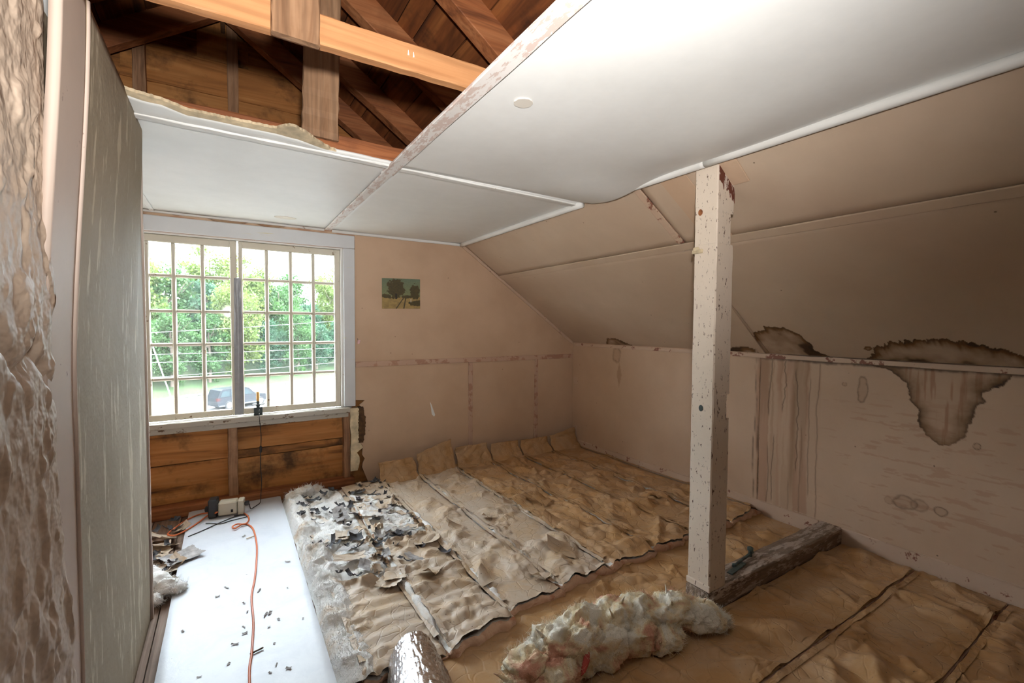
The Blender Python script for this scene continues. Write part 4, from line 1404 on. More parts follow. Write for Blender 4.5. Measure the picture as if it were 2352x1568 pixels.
# torn flaps of paper standing up from the strips
for k, (px, py, sz, rz) in enumerate(((1262, 1152, 0.15, 0.6), (1222, 1142, 0.11, 2.1), (1318, 1262, 0.20, 1.0), (1240, 1312, 0.14, 2.6), (1128, 1335, 0.13, 0.2), (1182, 1152, 0.12, 1.4), (985, 1302, 0.15, 2.9), (1062, 1212, 0.12, 0.9), (1505, 1135, 0.13, 2.3), (1285, 1202, 0.16, 0.4), (1420, 1180, 0.12, 1.9), (1120, 1180, 0.12, 2.5))):
    c = at(px, py, 2, -0.058)
    kb = max(i for i in range(8) if xb[i] <= max(c[0], xb[0]))
    u, v = np.meshgrid(np.linspace(-1, 1, 14), np.linspace(0, 1, 14), indexing='ij')
    wv_ = (1 - 0.75 * v) * (1 + 0.25 * (fbm(u * 2 + k, v * 2, k) - 0.5))
    lx, ly = u * wv_ * sz * 0.5, v * sz * 0.8
    lz = 0.30 * sz * v ** 1.6 * (1 + 0.5 * u) + 0.05 * sz * (crumple(u * 0.6 + k, v * 0.6, k) - 0.5)
    cs_, sn_ = math.cos(rz), math.sin(rz)
    P = np.stack([c[0] + cs_ * lx - sn_ * ly, c[1] + sn_ * lx + cs_ * ly, -0.064 + lz], -1)
    link('lifted_flap', grid_mesh('lifted_flap', P), m_kraftd if kb < 4 else m_kraft, roots[kb])

# ---- white rigid board with grit
wb = thing('foam_board', 'long white rigid foam board lying on the floor towards the window', 'insulation board', (0.04, 2.9, FL))
u, v = np.meshgrid(np.linspace(0, 1, 34), np.linspace(0, 1, 130), indexing='ij')
X, Y = -0.264 + 0.607 * u, 1.45 + 2.66 * v
X = X + 0.004 * (fbm(Y * 3, Y * 0, 4) - 0.5)
Z = TOP + 0.004 * (fbm(X * 5, Y * 5, 14) - 0.5) - 0.004 * sstep(0.94, 1.0, np.abs(2 * u - 1))
link('sheet', grid_mesh('sheet', np.stack([X, Y, Z], -1)), m_board, wb)
ring = np.concatenate([np.stack([X[:, 0], Y[:, 0], Z[:, 0]], -1), np.stack([X[-1, 1:], Y[-1, 1:], Z[-1, 1:]], -1), np.stack([X[-2::-1, -1], Y[-2::-1, -1], Z[-2::-1, -1]], -1), np.stack([X[0, -2:0:-1], Y[0, -2:0:-1], Z[0, -2:0:-1]], -1)])
lo_ = ring.copy()
lo_[:, 2] = FL + 0.001
n_ = len(ring)
mb = MB()
mb.add(np.concatenate([ring, lo_]), [(k, (k + 1) % n_, n_ + (k + 1) % n_, n_ + k) for k in range(n_)] + [tuple(range(n_, 2 * n_))])
link('sheet_edge', mb, m_board, wb)

# ---- loose flakes and scraps
def scrap_mesh(name, w_, h_, curl, seed, rag=0.25, n=12):
    u, v = np.meshgrid(np.linspace(-1, 1, n), np.linspace(-1, 1, n), indexing='ij')
    r = np.maximum(np.abs(u), np.abs(v))
    th = np.arctan2(v, u)
    rr = 1 - rag * fbm(np.cos(th) * 1.7 + seed, np.sin(th) * 1.7 + seed * 2, seed, 4) * 1.5
    X, Y = u * w_ / 2 * rr, v * h_ / 2 * rr
    Z = curl * (np.abs(u) ** 2.2) * w_ * 0.5 + curl * 0.5 * (v > 0) * v ** 2 * h_ * 0.5 + 0.06 * w_ * (crumple(u * 0.5 + seed, v * 0.5, seed) - 0.5)
    Z = Z - Z.min()
    me = grid_mesh(name, np.stack([X, Y, Z], -1))
    return me


def scatter(name, label, cat, group, meshes, spots, seed, zf, tilt=0.35):
    rnd = random.Random(seed)
    for i, (x, y, s) in enumerate(spots):
        o = bpy.data.objects.new(name, meshes[i % len(meshes)])
        COL.objects.link(o)
        o.location = (x, y, zf(x, y))
        o.rotation_euler = (rnd.uniform(-tilt, tilt), rnd.uniform(-tilt, tilt), rnd.uniform(0, 6.28))
        o.scale = (s, s, s)
        tag(o, label, cat, group)


def variants(nm, m, specs):
    out = []
    for i, (a, b, c) in enumerate(specs):
        me = scrap_mesh(nm, a, b, c, i * 3 + len(nm))
        me.materials.append(m)
        out.append(me)
    return out


fm = variants('paper_flake', m_flake, ((0.085, 0.032, 0.4), (0.055, 0.03, 0.6), (0.11, 0.028, 0.35), (0.075, 0.055, 0.4), (0.05, 0.022, 0.6)))
rs = random.Random(21)
spots = []
while len(spots) < 110:
    x, y = rs.uniform(0.42, 1.12), rs.uniform(2.45, 3.95)
    if y < 2.75 and rs.random() < 0.6:
        continue
    spots.append((x, y, rs.uniform(0.4, 1.25)))
scatter('paper_flake', 'curled dark grey paper flake among the torn insulation beside the white board', 'flake', 'dark flakes on the torn insulation', fm, spots, 5, lambda x, y: -0.064 + 0.012 * math.sin(x * 40 + y * 30))
km = variants('paper_scrap', m_kraftd, ((0.16, 0.10, 0.12), (0.12, 0.12, 0.16), (0.20, 0.09, 0.10), (0.10, 0.07, 0.2)))
spots = []
while len(spots) < 20:
    spots.append((rs.uniform(0.45, 1.12), rs.uniform(2.35, 3.95), rs.uniform(0.5, 1.3)))
scatter('paper_scrap', 'torn pale tan paper scrap lying on the ripped insulation beside the white board', 'paper', 'paper scraps on the torn insulation', km, spots, 6, lambda x, y: -0.072 + 0.006 * math.sin(x * 30 + y * 22), 0.14)
gm = variants('grey_scrap', m_flake2, ((0.13, 0.08, 0.16), (0.10, 0.05, 0.22), (0.16, 0.10, 0.12)))
spots = [(rs.uniform(0.55, 1.1), rs.uniform(2.5, 3.5), rs.uniform(0.6, 1.2)) for _ in range(16)]
scatter('grey_scrap', 'pale grey felted paper scrap on the ripped insulation beside the white board', 'paper', 'grey scraps on the torn insulation', gm, spots, 8, lambda x, y: -0.060 + 0.010 * math.sin(x * 33 + y * 20))
# pile between the partition end and the white board
spots = [(rs.uniform(-0.62, -0.27), rs.uniform(2.85, 3.95), rs.uniform(0.6, 1.4)) for _ in range(74)]
scatter('paper_scrap', 'torn tan paper scrap in the debris behind the painted partition', 'paper', 'debris behind the partition', km, spots[:44], 9, lambda x, y: FL + 0.012 + 0.02 * abs(math.sin(x * 17 + y * 9)), 0.35)
scatter('paper_flake', 'dark grey flake in the debris behind the painted partition', 'flake', 'dark debris behind the partition', fm, spots[44:], 10, lambda x, y: FL + 0.03 + 0.02 * abs(math.sin(x * 17 + y * 9)), 0.35)
me = scrap_mesh('grey_felt_scrap', 0.26, 0.20, 0.10, 17, 0.35, 26)
me.materials.append(m_flake2)
c = at(425, 1278, 2, -0.092)
o = bpy.data.objects.new('felt_scrap', me)
COL.objects.link(o)
o.location = (c[0] - 0.02, c[1], -0.094)
o.rotation_euler = (0, 0.02, 0.5)
tag(o, 'large ragged grey felt scrap overlapping the white board edge', 'paper')
# fluffy tuft at the foot of the partition end
def clump(name, centre, rad, seed, m, fib=1500, flen=0.02, squash=0.8, detail=3):
    import bmesh
    bm = bmesh.new()
    rnd = random.Random(seed)
    allv = []
    for (cx, cy, cz, r) in centre:
        res = bmesh.ops.create_icosphere(bm, subdivisions=detail, radius=1.0)
        vs = np.array([v.co[:] for v in res['verts']])
        a = rnd.uniform(0, 50)
        d = 0.62 + 0.55 * billow(vs[:, 0] * 1.3 + a, vs[:, 1] * 1.3 + vs[:, 2] * 0.9, seed, 4) + 0.22 * billow(vs[:, 2] * 3 + a, vs[:, 0] * 3 - vs[:, 1] * 2, seed + 3, 3) - 0.2
        for v, p, q in zip(res['verts'], vs, d):
            v.co = (cx + p[0] * r * q, cy + p[1] * r * q, max(FL + 0.02, cz + p[2] * r * q * squash))
            allv.append((v.co[:], p))
    me = bpy.data.meshes.new(name)
    bm.to_mesh(me)
    bm.free()
    me.polygons.foreach_set('use_smooth', [True] * len(me.polygons))
    rr = np.random.RandomState(seed)
    pick = rr.randint(0, len(allv), fib)
    pts = np.array([allv[i][0] for i in pick])
    nr = np.array([allv[i][1] for i in pick])
    return me, fiber_tris(pts, nr, flen, seed, 0.9, 0.0008)


t = thing('fleece_tuft', 'dirty fluffy insulation tuft at the foot of the partition end', 'insulation', (-0.30, 2.95, FL))
a, b = clump('tuft', [(-0.34, 2.98, -0.07, 0.07), (-0.29, 2.93, -0.08, 0.06), (-0.24, 2.90, -0.085, 0.045), (-0.38, 3.05, -0.06, 0.07), (-0.33, 2.86, -0.10, 0.04)], 0, 31, m_fleece, 1200)
link('tuft', a, m_fleece, t)
link('fibers', b, m_fleece, t)['kind'] = 'stuff'
t = thing('fleece_tuft', 'frayed insulation roll end by the far corner of the white board', 'insulation', (0.48, 3.95, FL))
a, b = clump('tuft', [(0.42, 3.93, -0.07, 0.06), (0.47, 3.94, -0.06, 0.065), (0.53, 3.97, -0.055, 0.06), (0.60, 3.99, -0.065, 0.055)], 0, 33, m_fleece, 1200)
link('tuft', a, m_fleece, t)
link('fibers', b, m_fleece, t)['kind'] = 'stuff'
# big loose clump in front
t = thing('fleece_clump', 'big loose clump of cream and pink fluffy insulation in front of the post', 'insulation', (1.45, 1.42, FL))
import bmesh
bm = bmesh.new()
lobes = [(0.92, 1.40, -0.075, 0.055, 0.050, 0.045), (0.99, 1.43, -0.050, 0.085, 0.070, 0.065), (1.06, 1.36, -0.060, 0.080, 0.060, 0.060), (1.12, 1.45, -0.025, 0.095, 0.080, 0.085), (1.20, 1.38, -0.020, 0.075, 0.065, 0.095),
         (1.27, 1.45, -0.010, 0.100, 0.080, 0.090), (1.33, 1.37, -0.050, 0.080, 0.060, 0.080), (1.42, 1.44, -0.020, 0.095, 0.080, 0.080), (1.50, 1.37, -0.060, 0.090, 0.070, 0.070), (1.58, 1.43, -0.035, 0.090, 0.075, 0.075),
         (1.68, 1.39, -0.040, 0.090, 0.075, 0.065), (1.77, 1.36, -0.035, 0.085, 0.075, 0.065), (1.86, 1.31, -0.055, 0.075, 0.070, 0.050), (1.93, 1.26, -0.085, 0.060, 0.045, 0.030), (1.62, 1.30, -0.085, 0.070, 0.05, 0.045)]
pts_, nrs_ = [], []
for q_, (lx, ly, lz, rx_, ry_, rz_) in enumerate(lobes):
    res = bmesh.ops.create_icosphere(bm, subdivisions=5, radius=1.0)
    vv = np.array([v.co[:] for v in res['verts']])
    o_ = q_ * 11.3
    wp = 0.55 * (vnoise3(vv[:, 0] * 1.6 + o_, vv[:, 1] * 1.6, vv[:, 2] * 1.6 + 5, 600)[:, None] - 0.5)
    g_ = billow3(vv[:, 0] * 1.15 + o_ + wp[:, 0], vv[:, 1] * 1.15 + 4, vv[:, 2] * 1.15 + 9 - wp[:, 0], 610 + q_, 6, 0.58)
    d_ = 0.46 + 0.86 * g_
    P_ = np.stack([lx + vv[:, 0] * rx_ * d_ * 1.25, ly + vv[:, 1] * ry_ * d_ * 1.18, np.maximum(FL + 0.022, lz + vv[:, 2] * rz_ * d_ * 1.12)], -1)
    for v, p in zip(res['verts'], P_):
        v.co = p
    pts_.append(P_)
    nrs_.append(vv)
a = bpy.data.meshes.new('clump')
bm.to_mesh(a)
bm.free()
a.polygons.foreach_set('use_smooth', [True] * len(a.polygons))
pts_, nrs_ = np.concatenate(pts_), np.concatenate(nrs_)
rr = np.random.RandomState(3)
pk = rr.randint(0, len(pts_), 32000)
pk = pk[pts_[pk][:, 2] > FL + 0.03]
b = fiber_tris(pts_[pk], nrs_[pk], 0.019, 35, 0.9, 0.0005)
mb = MB()
rw = random.Random(12)
for k in range(14):
    i_ = rw.choice([q for q in range(0, len(pts_), 37) if nrs_[q][2] > 0.3])
    p = Vector(pts_[i_])
    d1 = (Vector(nrs_[i_]) + Vector((rw.uniform(-.5, .5), rw.uniform(-.5, .5), rw.uniform(0, .4)))).normalized()
    d2 = Vector((rw.uniform(-1, 1), rw.uniform(-1, 1), rw.uniform(-.5, .5)))
    ln = rw.uniform(0.03, 0.065)
    pts = [p - d1 * 0.02, p + d1 * ln * .35, p + d1 * ln * .7 + d2 * ln * .12, p + d1 * ln + d2 * ln * .3]
    r0 = rw.uniform(0.004, 0.008)
    mb.tube(pts, r0, 7, True, [r0 * 1.3, r0, r0 * .6, 0.001])
link('clump', a, m_clump, t)
link('fibers', b, m_clump, t)['kind'] = 'stuff'
link('wisps', mb, m_clump, t, True)['kind'] = 'stuff'
link('red_strand', MB().tube([(1.135, 1.315, -0.065), (1.150, 1.305, -0.035), (1.170, 1.310, -0.005), (1.185, 1.325, 0.022), (1.192, 1.345, 0.035)], 0.01, 8, True, [0.003, 0.011, 0.014, 0.010, 0.002]), m_redfib, t, True)

# ---- silver bubble foil, arched like a half roll
t = thing('foil_roll', 'arched sheet of shiny silver bubble foil on the floor', 'foil insulation', (0.58, 1.65, FL))
u, v = np.meshgrid(np.linspace(0, 1, 90), np.linspace(0, 1, 70), indexing='ij')
ax0, ax1 = np.array([0.640, 1.80]), np.array([0.50, 1.18])
dirv = (ax1 - ax0) / np.linalg.norm(ax1 - ax0)
sd = np.array([-dirv[1], dirv[0]])
ang = (u - 0.5) * math.pi * 1.04
rad = 0.088 + 0.085 * v
q = 0.0036 * (np.abs(np.sin(u * 30 * math.pi)) ** 0.5 + np.abs(np.sin(v * 52 * math.pi)) ** 0.5) * (0.6 + 0.8 * vnoise(u * 40, v * 40, 3))
rad = rad + q + 0.006 * (fbm(u * 5, v * 5, 12) - 0.5)
ctr = ax0[None, None] + (ax1 - ax0)[None, None] * v[..., None]
X = ctr[..., 0] + sd[0] * np.sin(ang) * rad
Y = ctr[..., 1] + sd[1] * np.sin(ang) * rad
Z = FL + 0.006 + np.maximum(0, np.cos(ang)) * rad * (1.5 - 0.3 * v)
solid(link('foil_sheet', grid_mesh('foil_sheet', np.stack([X, Y, Z], -1)), m_foil, t), 0.004, -1)

# ---- grit on the white board
cm = variants('debris_chip', m_flake2, ((0.030, 0.010, 0.2), (0.022, 0.014, 0.25), (0.014, 0.010, 0.2)))
cd = variants('debris_chip_dark', m_scorch, ((0.05, 0.012, 0.4), (0.022, 0.012, 0.5)))
pp = [(793, 1447), (595, 1357), (560, 1385), (568, 1405), (610, 1412), (620, 1408), (640, 1422), (560, 1440), (562, 1455), (618, 1440), (540, 1480), (525, 1525), (630, 1478), (635, 1527), (663, 1535), (620, 1545), (458, 1555), (420, 1450), (660, 1350), (520, 1350), (500, 1370), (567, 1320), (660, 1290), (560, 1232), (696, 1420)]
sp = [(at(a, b, 2, TOP)[0], at(a, b, 2, TOP)[1], rs.uniform(0.7, 1.3)) for a, b in pp if -0.24 < at(a, b, 2, TOP)[0] < 0.32]
scatter('debris_chip', 'small grey chip of debris lying on the white board', 'debris', 'debris chips on the white board', cm, sp, 12, lambda x, y: TOP + 0.0015, 0.05)
for px, py, L_, lb in ((590, 1500, 0.05, 'small dark brown twig-like splinter beside the cord on the white board'), (575, 1237, 0.045, 'thin tan splinter near the far end of the white board')):
    c = at(px, py, 2, TOP)
    tag(link('wood_splinter', MB().bar((c[0] - L_ / 2, c[1], TOP + 0.006), (c[0] + L_ / 2, c[1] + 0.015, TOP + 0.007), 0.006, 0.005, (0, 0, 1), 6, 0.001, 0.001, px), m_scorch if px > 580 else m_torn), lb, 'splinter')

# ================================================================== SMALL THINGS
def smooth_path(pts, n=8):
    pts = [Vector(p) for p in pts]
    out = []
    for i in range(len(pts) - 1):
        p0, p1, p2, p3 = pts[max(i - 1, 0)], pts[i], pts[i + 1], pts[min(i + 2, len(pts) - 1)]
        for k in range(n):
            t_ = k / n
            out.append(0.5 * ((2 * p1) + (p2 - p0) * t_ + (2 * p0 - 5 * p1 + 4 * p2 - p3) * t_ ** 2 + (3 * p1 - p0 - 3 * p2 + p3) * t_ ** 3))
    out.append(pts[-1])
    return out


def onb(px, py, z=TOP + 0.006):
    return tuple(at(px, py, 2, z))


cordp = [(0.05, 1.35, TOP + 0.006)] + [onb(a, b) for a, b in ((573, 1568), (578, 1500), (582, 1430), (578, 1370), (585, 1330), (589, 1290), (590, 1255), (585, 1225), (578, 1210), (566, 1203))] + \
    [onb(555, 1204, TOP + 0.012), onb(540, 1213, TOP + 0.014), onb(534, 1209, TOP + 0.014), onb(545, 1203, TOP + 0.012), onb(562, 1203, TOP + 0.016), onb(571, 1195), onb(570, 1186), onb(560, 1178), onb(548, 1174), onb(530, 1172)]
tag(link('extension_cord', MB().tube(smooth_path(cordp), 0.0052, 8), m_orange, None, True), 'orange extension cord running along the white board', 'cord')
loop = [onb(500, 1176, TOP + 0.05), onb(480, 1177, TOP + 0.03), onb(455, 1182), onb(425, 1196), onb(398, 1215, TOP + 0.004), onb(386, 1225, TOP), onb(390, 1229, TOP), onb(405, 1228), onb(430, 1216), onb(455, 1200), onb(478, 1183, TOP + 0.02), onb(497, 1177, TOP + 0.045)]
tag(link('cord_loop', MB().tube(smooth_path(loop), 0.0052, 8), m_orange, None, True), 'orange cord loop hanging off the side of the white board by the plugs', 'cord')
# power block on the far end of the board
pb = thing('power_block', 'beige transformer block with black plugs at the far end of the white board', 'power adapter', (0.0, 3.88, TOP))
Mb = Matrix.Translation((0.0, 3.88, TOP)) @ Matrix.Rotation(-0.16, 4, 'Z')
tz_ = 0.010
link('transformer', MB().box(-0.075, 0.045, -0.040, 0.045, tz_, 0.105, 0.008, Mb), m_beigep, pb)
link('black_plug', MB().box(-0.135, -0.078, -0.048, 0.042, 0.004, 0.135, 0.008, Mb).box(-0.160, -0.135, -0.02, 0.015, 0.045, 0.08, 0.006, Mb), m_black, pb)
link('small_plug', MB().box(0.050, 0.088, -0.046, 0.030, 0.002, 0.110, 0.006, Mb).box(0.044, 0.052, -0.02, 0.01, 0.04, 0.06, 0.002, Mb), m_beigep, pb)
link('lamp_plug', MB().box(0.089, 0.118, -0.02, 0.015, 0.055, 0.085, 0.006, Mb), m_black, pb)
link('socket_face', MB().box(0.006, 0.020, -0.0415, -0.039, 0.03, 0.05, 0.0005, Mb), m_black, pb)
for k, pts in enumerate(([(0.02, 3.83), (0.09, 3.80), (0.10, 3.76), (0.0, 3.74), (-0.06, 3.72), (-0.12, 3.76), (-0.15, 3.78)],
                         [(0.06, 3.82), (0.0, 3.79), (-0.08, 3.73), (-0.16, 3.66), (-0.24, 3.60)])):
    link('black_cord', MB().tube(smooth_path([(a, b, TOP + 0.005) for a, b in pts]), 0.0032, 6), m_black, pb, True)
# electric window candle and its cord
cd_ = thing('window_candle', 'electric candle lamp with dark drip pan standing on the window sill', 'lamp', (0.195, 4.105, 0.575))
cx, cy, cz = 0.195, 4.112, 0.575
link('clip', MB().box(cx - 0.030, cx + 0.030, cy - 0.020, cy - 0.014, cz - 0.005, cz + 0.062, 0.002).box(cx - 0.030, cx + 0.030, cy - 0.02, cy + 0.02, cz + 0.001, cz + 0.010, 0.002), m_steel, cd_)
star = []
for k in range(20):
    r = 0.045 if k % 2 == 0 else 0.036
    star.append((cx + r * math.cos(k * math.tau / 20), cy + 0.55 * r * math.sin(k * math.tau / 20)))
link('drip_pan', MB().prism(star, cz + 0.082, cz + 0.088, 2).lathe((cx, cy, cz), [(0.012, 0.060), (0.014, 0.075), (0.032, 0.084)], 14), m_steel, cd_)
link('socket', MB().lathe((cx, cy, cz), [(0.011, 0.086), (0.012, 0.105), (0.010, 0.112)], 12), m_steel, cd_)
link('candle_tube', MB().lathe((cx, cy, cz), [(0.0105, 0.110), (0.0105, 0.180), (0.008, 0.184)], 14), m_candle, cd_)
link('switch_lever', MB().bar((cx + 0.004, cy - 0.024, cz + 0.030), (cx + 0.008, cy - 0.030, cz + 0.048), 0.004, 0.003), m_rim, cd_)
cp = [(cx + 0.004, cy - 0.024, cz + 0.02), (cx + 0.006, cy - 0.06, cz - 0.03), (cx + 0.015, cy - 0.055, 0.42), (0.208, 4.09, 0.30), (0.205, 4.09, 0.20), (0.21, 4.085, 0.05), (0.205, 4.07, -0.03), (0.20, 4.03, TOP + 0.02), (0.19, 3.99, TOP + 0.006), (0.15, 3.93, TOP + 0.005), (0.125, 3.87, TOP + 0.02), (0.118, 3.862, TOP + 0.06)]
t = tag(link('lamp_cord', MB().tube(smooth_path(cp), 0.0030, 6), m_black, None, True), 'thin black lamp cord hanging from the window candle', 'cord')
link('inline_switch', MB().lathe((0.208, 4.09, 0.275), [(0.004, 0), (0.009, 0.006), (0.010, 0.03), (0.008, 0.05), (0.004, 0.055)], 10), m_black, t)

# landscape print stuck to the back wall: flat print, painted as a generic country lane
nx_, nz_ = 130, 100
u, v = np.meshgrid(np.linspace(0, 1, nx_), np.linspace(0, 1, nz_), indexing='ij')
C = np.zeros(u.shape + (3,))
sky = np.stack([0.13 + 0.10 * (1 - v), 0.17 + 0.05 * (1 - v), 0.11 - 0.03 * (1 - v)], -1)
C[:] = sky
hz = 0.40
gnd = v < hz + 0.03 * (fbm(u * 8, u * 0, 3) - 0.5)
C[gnd] = (np.stack([0.20 + 0.22 * fbm(u * 9, v * 16, 5), 0.14 + 0.14 * fbm(u * 9, v * 16, 5), 0.055 + 0.04 * fbm(u * 9, v * 16, 5)], -1))[gnd]
rut = np.minimum(np.abs(u - (0.58 - 0.55 * (hz - v))), np.abs(u - (0.62 - 0.15 * (hz - v))))
C[gnd & (rut < 0.016)] = (0.07, 0.055, 0.03)
for (cx_, cy_, rx_, rz_, th) in ((0.36, 0.66, 0.22, 0.33, 0.0), (0.86, 0.55, 0.13, 0.26, 0.0), (0.12, 0.42, 0.14, 0.06, 0), (0.66, 0.40, 0.2, 0.05, 0), (0.9, 0.18, 0.2, 0.10, 0)):
    dd = np.hypot((u - cx_) / rx_, (v - cy_) / rz_) - 1 + 0.9 * (fbm(u * 14, v * 14, 9) - 0.5)
    C[dd < 0] = (np.stack([0.045 + 0.05 * fbm(u * 30, v * 30, 2), 0.036 + 0.035 * fbm(u * 30, v * 30, 2), 0.018 + 0.0 * u], -1))[dd < 0]
C[(np.abs(u - 0.36) < 0.02) & (v > 0.32) & (v < 0.5)] = (0.03, 0.022, 0.015)
C[(np.abs(u - 0.75) < 0.012) & (v > 0.22) & (v < 0.33)] = (0.5, 0.45, 0.38)
C *= (0.85 + 0.3 * fbm(u * 40, v * 40, 44))[..., None]
x0, x1, z0, z1 = 1.186, 1.546, 1.444, 1.720
Pp = np.stack([x0 + (x1 - x0) * u, D - 0.002 - 0.004 * (1 - v) ** 6 * u, z0 + (z1 - z0) * v + 0.008 * (u - 0.5)], -1)
m_print, nt, b = mat('faded_landscape_print')
an = N(nt, 'ShaderNodeAttribute', attribute_name='stain')
nt.links.new(an.outputs['Color'], b.inputs['Base Color'])
b.inputs['Roughness'].default_value = 0.6
o = link('landscape_print', grid_mesh('landscape_print', Pp, None, C), m_print)
solid(o, 0.0012, 1)
tag(o, 'small faded landscape print of a tree-lined lane stuck on the back wall', 'picture')

# little hook with a pink scrap beside the window casing
hk = thing('wall_hook', 'tiny hook holding a pink scrap on the wall beside the window casing', 'hook', (0.972, D, 1.15))
link('hook', MB().tube([(0.968, D, 1.172), (0.968, D - 0.014, 1.170), (0.968, D - 0.018, 1.160), (0.968, D - 0.010, 1.155)], 0.0018, 6), m_steel, hk)
me = scrap_mesh('pink_scrap', 0.030, 0.045, 0.5, 5, 0.3, 10)
o = link('pink_scrap', me, m_pink, hk)
o.location = Vector((0.975, D - 0.012, 1.142)) - hk.location
o.rotation_euler = (1.45, 0.2, 0)

# rusty latch left on the floor plate
lt = thing('metal_latch', 'green-grey metal latch lying on the floor plate beside the post', 'latch', (2.40, 1.43, -0.022))
zt_ = -0.0205
link('base_strap', MB().bar((2.25, 1.40, zt_ + 0.004), (2.42, 1.425, zt_ + 0.004), 0.030, 0.005, (0, 0, 1), 6, 0.0006, 0.001), m_teal, lt)
link('arm', MB().bar((2.33, 1.43, zt_ + 0.006), (2.56, 1.455, zt_ + 0.016), 0.014, 0.008, (0, 0, 1), 6, 0.0008, 0.001), m_teal, lt)
link('pivot', MB().lathe((2.53, 1.452, zt_), [(0.010, 0.0), (0.010, 0.03), (0.016, 0.034), (0.016, 0.05), (0.008, 0.055)], 12), m_teal, lt)
link('knob', MB().lathe((2.345, 1.432, zt_), [(0.012, 0.0), (0.012, 0.014), (0.006, 0.018)], 12), m_teal, lt)

# ================================================================== OUTSIDE
def zg(X, Y):
    return -8.0 - 0.01 * X + 0.0386 * Y


RD = np.array([17.65, 10.0]) / np.hypot(17.65, 10.0)      # direction of the far road edge
RN = np.array([-RD[1], RD[0]])                           # away from the house
R0 = np.array([-6.05, 52.0])


def rp_(s, d):
    p = R0 + RD * s + RN * d
    rise = 0.16 * max(0.0, d - 2.5) if d > 0 else 0.0
    return (p[0], p[1], zg(*p) + rise + 0.02)


def strip(name, d0, d1, m, nd=6, s0=-60, s1=90, kind='structure', dz=0.0):
    P = np.array([[np.add(rp_(s, d), (0, 0, dz)) for s in np.linspace(s0, s1, 40)] for d in np.linspace(d0, d1, nd)])
    o = link(name, grid_mesh(name, P), m)
    return tag(o, kind=kind)


strip('road', -34, 0, m_road)
strip('lawn', 0, 4, m_grass, 8)
strip('hillside', 4, 60, m_grass, 20)
strip('lower_ground', -60, -34, m_road, 4)
# kerb stones along the road edge
rs = random.Random(8)
ks = tag(bpy.data.objects.new('kerb', None), kind='structure')
COL.objects.link(ks)
for k in range(70):
    s = -8 + k * 0.55
    p = rp_(s, 0.15)
    q = rp_(s + rs.uniform(0.35, 0.5), 0.15 + rs.uniform(-0.1, 0.1))
    link('stone', MB().bar((p[0], p[1], p[2] + 0.10), (q[0], q[1], q[2] + 0.10), rs.uniform(0.25, 0.4), rs.uniform(0.2, 0.32), (0, 0, 1), 2, 0.04, 0.06, k), m_stone, ks)


def crown_mesh(seed, h, r, n):
    rnd = np.random.RandomState(seed)
    # leaf clusters on an uneven egg
    nc = 75
    th = rnd.uniform(0, math.tau, nc)
    ph = np.arccos(rnd.uniform(-0.98, 1, nc))
    rr = rnd.uniform(0.45, 1.0, nc)
    C_ = np.stack([r * rr * np.sin(ph) * np.cos(th), r * rr * np.sin(ph) * np.sin(th), h * 0.50 + h * 0.47 * rr * np.cos(ph)], -1)
    ci = rnd.randint(0, nc, n)
    P = C_[ci] + rnd.normal(size=(n, 3)) * np.array([0.16, 0.16, 0.12]) * r
    a = rnd.normal(size=(n, 3))
    a /= np.linalg.norm(a, axis=1, keepdims=True)
    b = np.cross(a, rnd.normal(size=(n, 3)))
    b /= np.linalg.norm(b, axis=1, keepdims=True)
    s = rnd.uniform(0.10, 0.22, (n, 1))
    V = np.stack([P - a * s, P + b * s * 0.6, P + a * s, P - b * s * 0.6], 1).reshape(-1, 3)
    F = np.arange(n * 4).reshape(n, 4)
    me = bpy.data.meshes.new('crown')
    me.from_pydata(V.tolist(), [], F.tolist())
    me.update()
    return me


def trunk_mesh(seed, h):
    rnd = random.Random(seed)
    mb = MB()
    mb.tube([(0, 0, -0.5), (0.1, 0, h * 0.3), (0.0, 0.15, h * 0.6), (0.1, 0.1, h * 0.85)], 0.2, 8, True, [0.24, 0.20, 0.14, 0.05])
    for k in range(5):
        a, z = rnd.uniform(0, 6.28), h * rnd.uniform(0.3, 0.6)
        mb.tube([(0, 0, z), (math.cos(a) * 1.2, math.sin(a) * 1.2, z + 1.0), (math.cos(a) * 2.2, math.sin(a) * 2.2, z + 2.2)], 0.06, 6, True, [0.09, 0.06, 0.02])
    return mb.mesh('trunk')


kinds = []
for i, (h, r, n) in enumerate(((11, 2.6, 8500), (13, 3.0, 9500), (9, 2.4, 7500))):
    cm_ = crown_mesh(70 + i, h, r, n)
    cm_.materials.append(m_leafs[i])
    tm_ = trunk_mesh(80 + i, h)
    tm_.materials.append(m_bark)
    kinds.append((cm_, tm_))
tl = ['green leafy tree in the wood across the road', 'yellow-green sunlit tree in the wood across the road', 'small blue-green tree in the wood across the road']
spots = []
rs = random.Random(19)
for d, s0, s1, ds in ((5.5, -10, 30, 3.6), (11, -11, 32, 4.4), (18, -14, 36, 7.0)):
    s = s0
    while s < s1:
        spots.append((s + rs.uniform(-0.6, 0.6), d + rs.uniform(-1, 1)))
        s += ds
for i, (s, d) in enumerate(spots):
    k = rs.choice((0, 1, 2, 0, 1))
    if d < 8 and k == 1 and rs.random() < 0.3:
        k = 2
    p = rp_(s, d)
    root = thing('tree', tl[k], 'tree', p, ('green', 'yellow-green', 'blue-green')[k] + ' trees across the road')
    sc = rs.uniform(0.9, 1.2) * (0.74 if d < 8 else 1.05)
    root.scale = (sc, sc, sc * rs.uniform(0.95, 1.1))
    root.rotation_euler = (0, 0, rs.uniform(0, 6.28))
    root['_own'] = True
    for nm, me in (('crown', kinds[k][0]), ('trunk', kinds[k][1])):
        o = bpy.data.objects.new(nm, me)
        COL.objects.link(o)
        o.parent = root
    del root['_own']

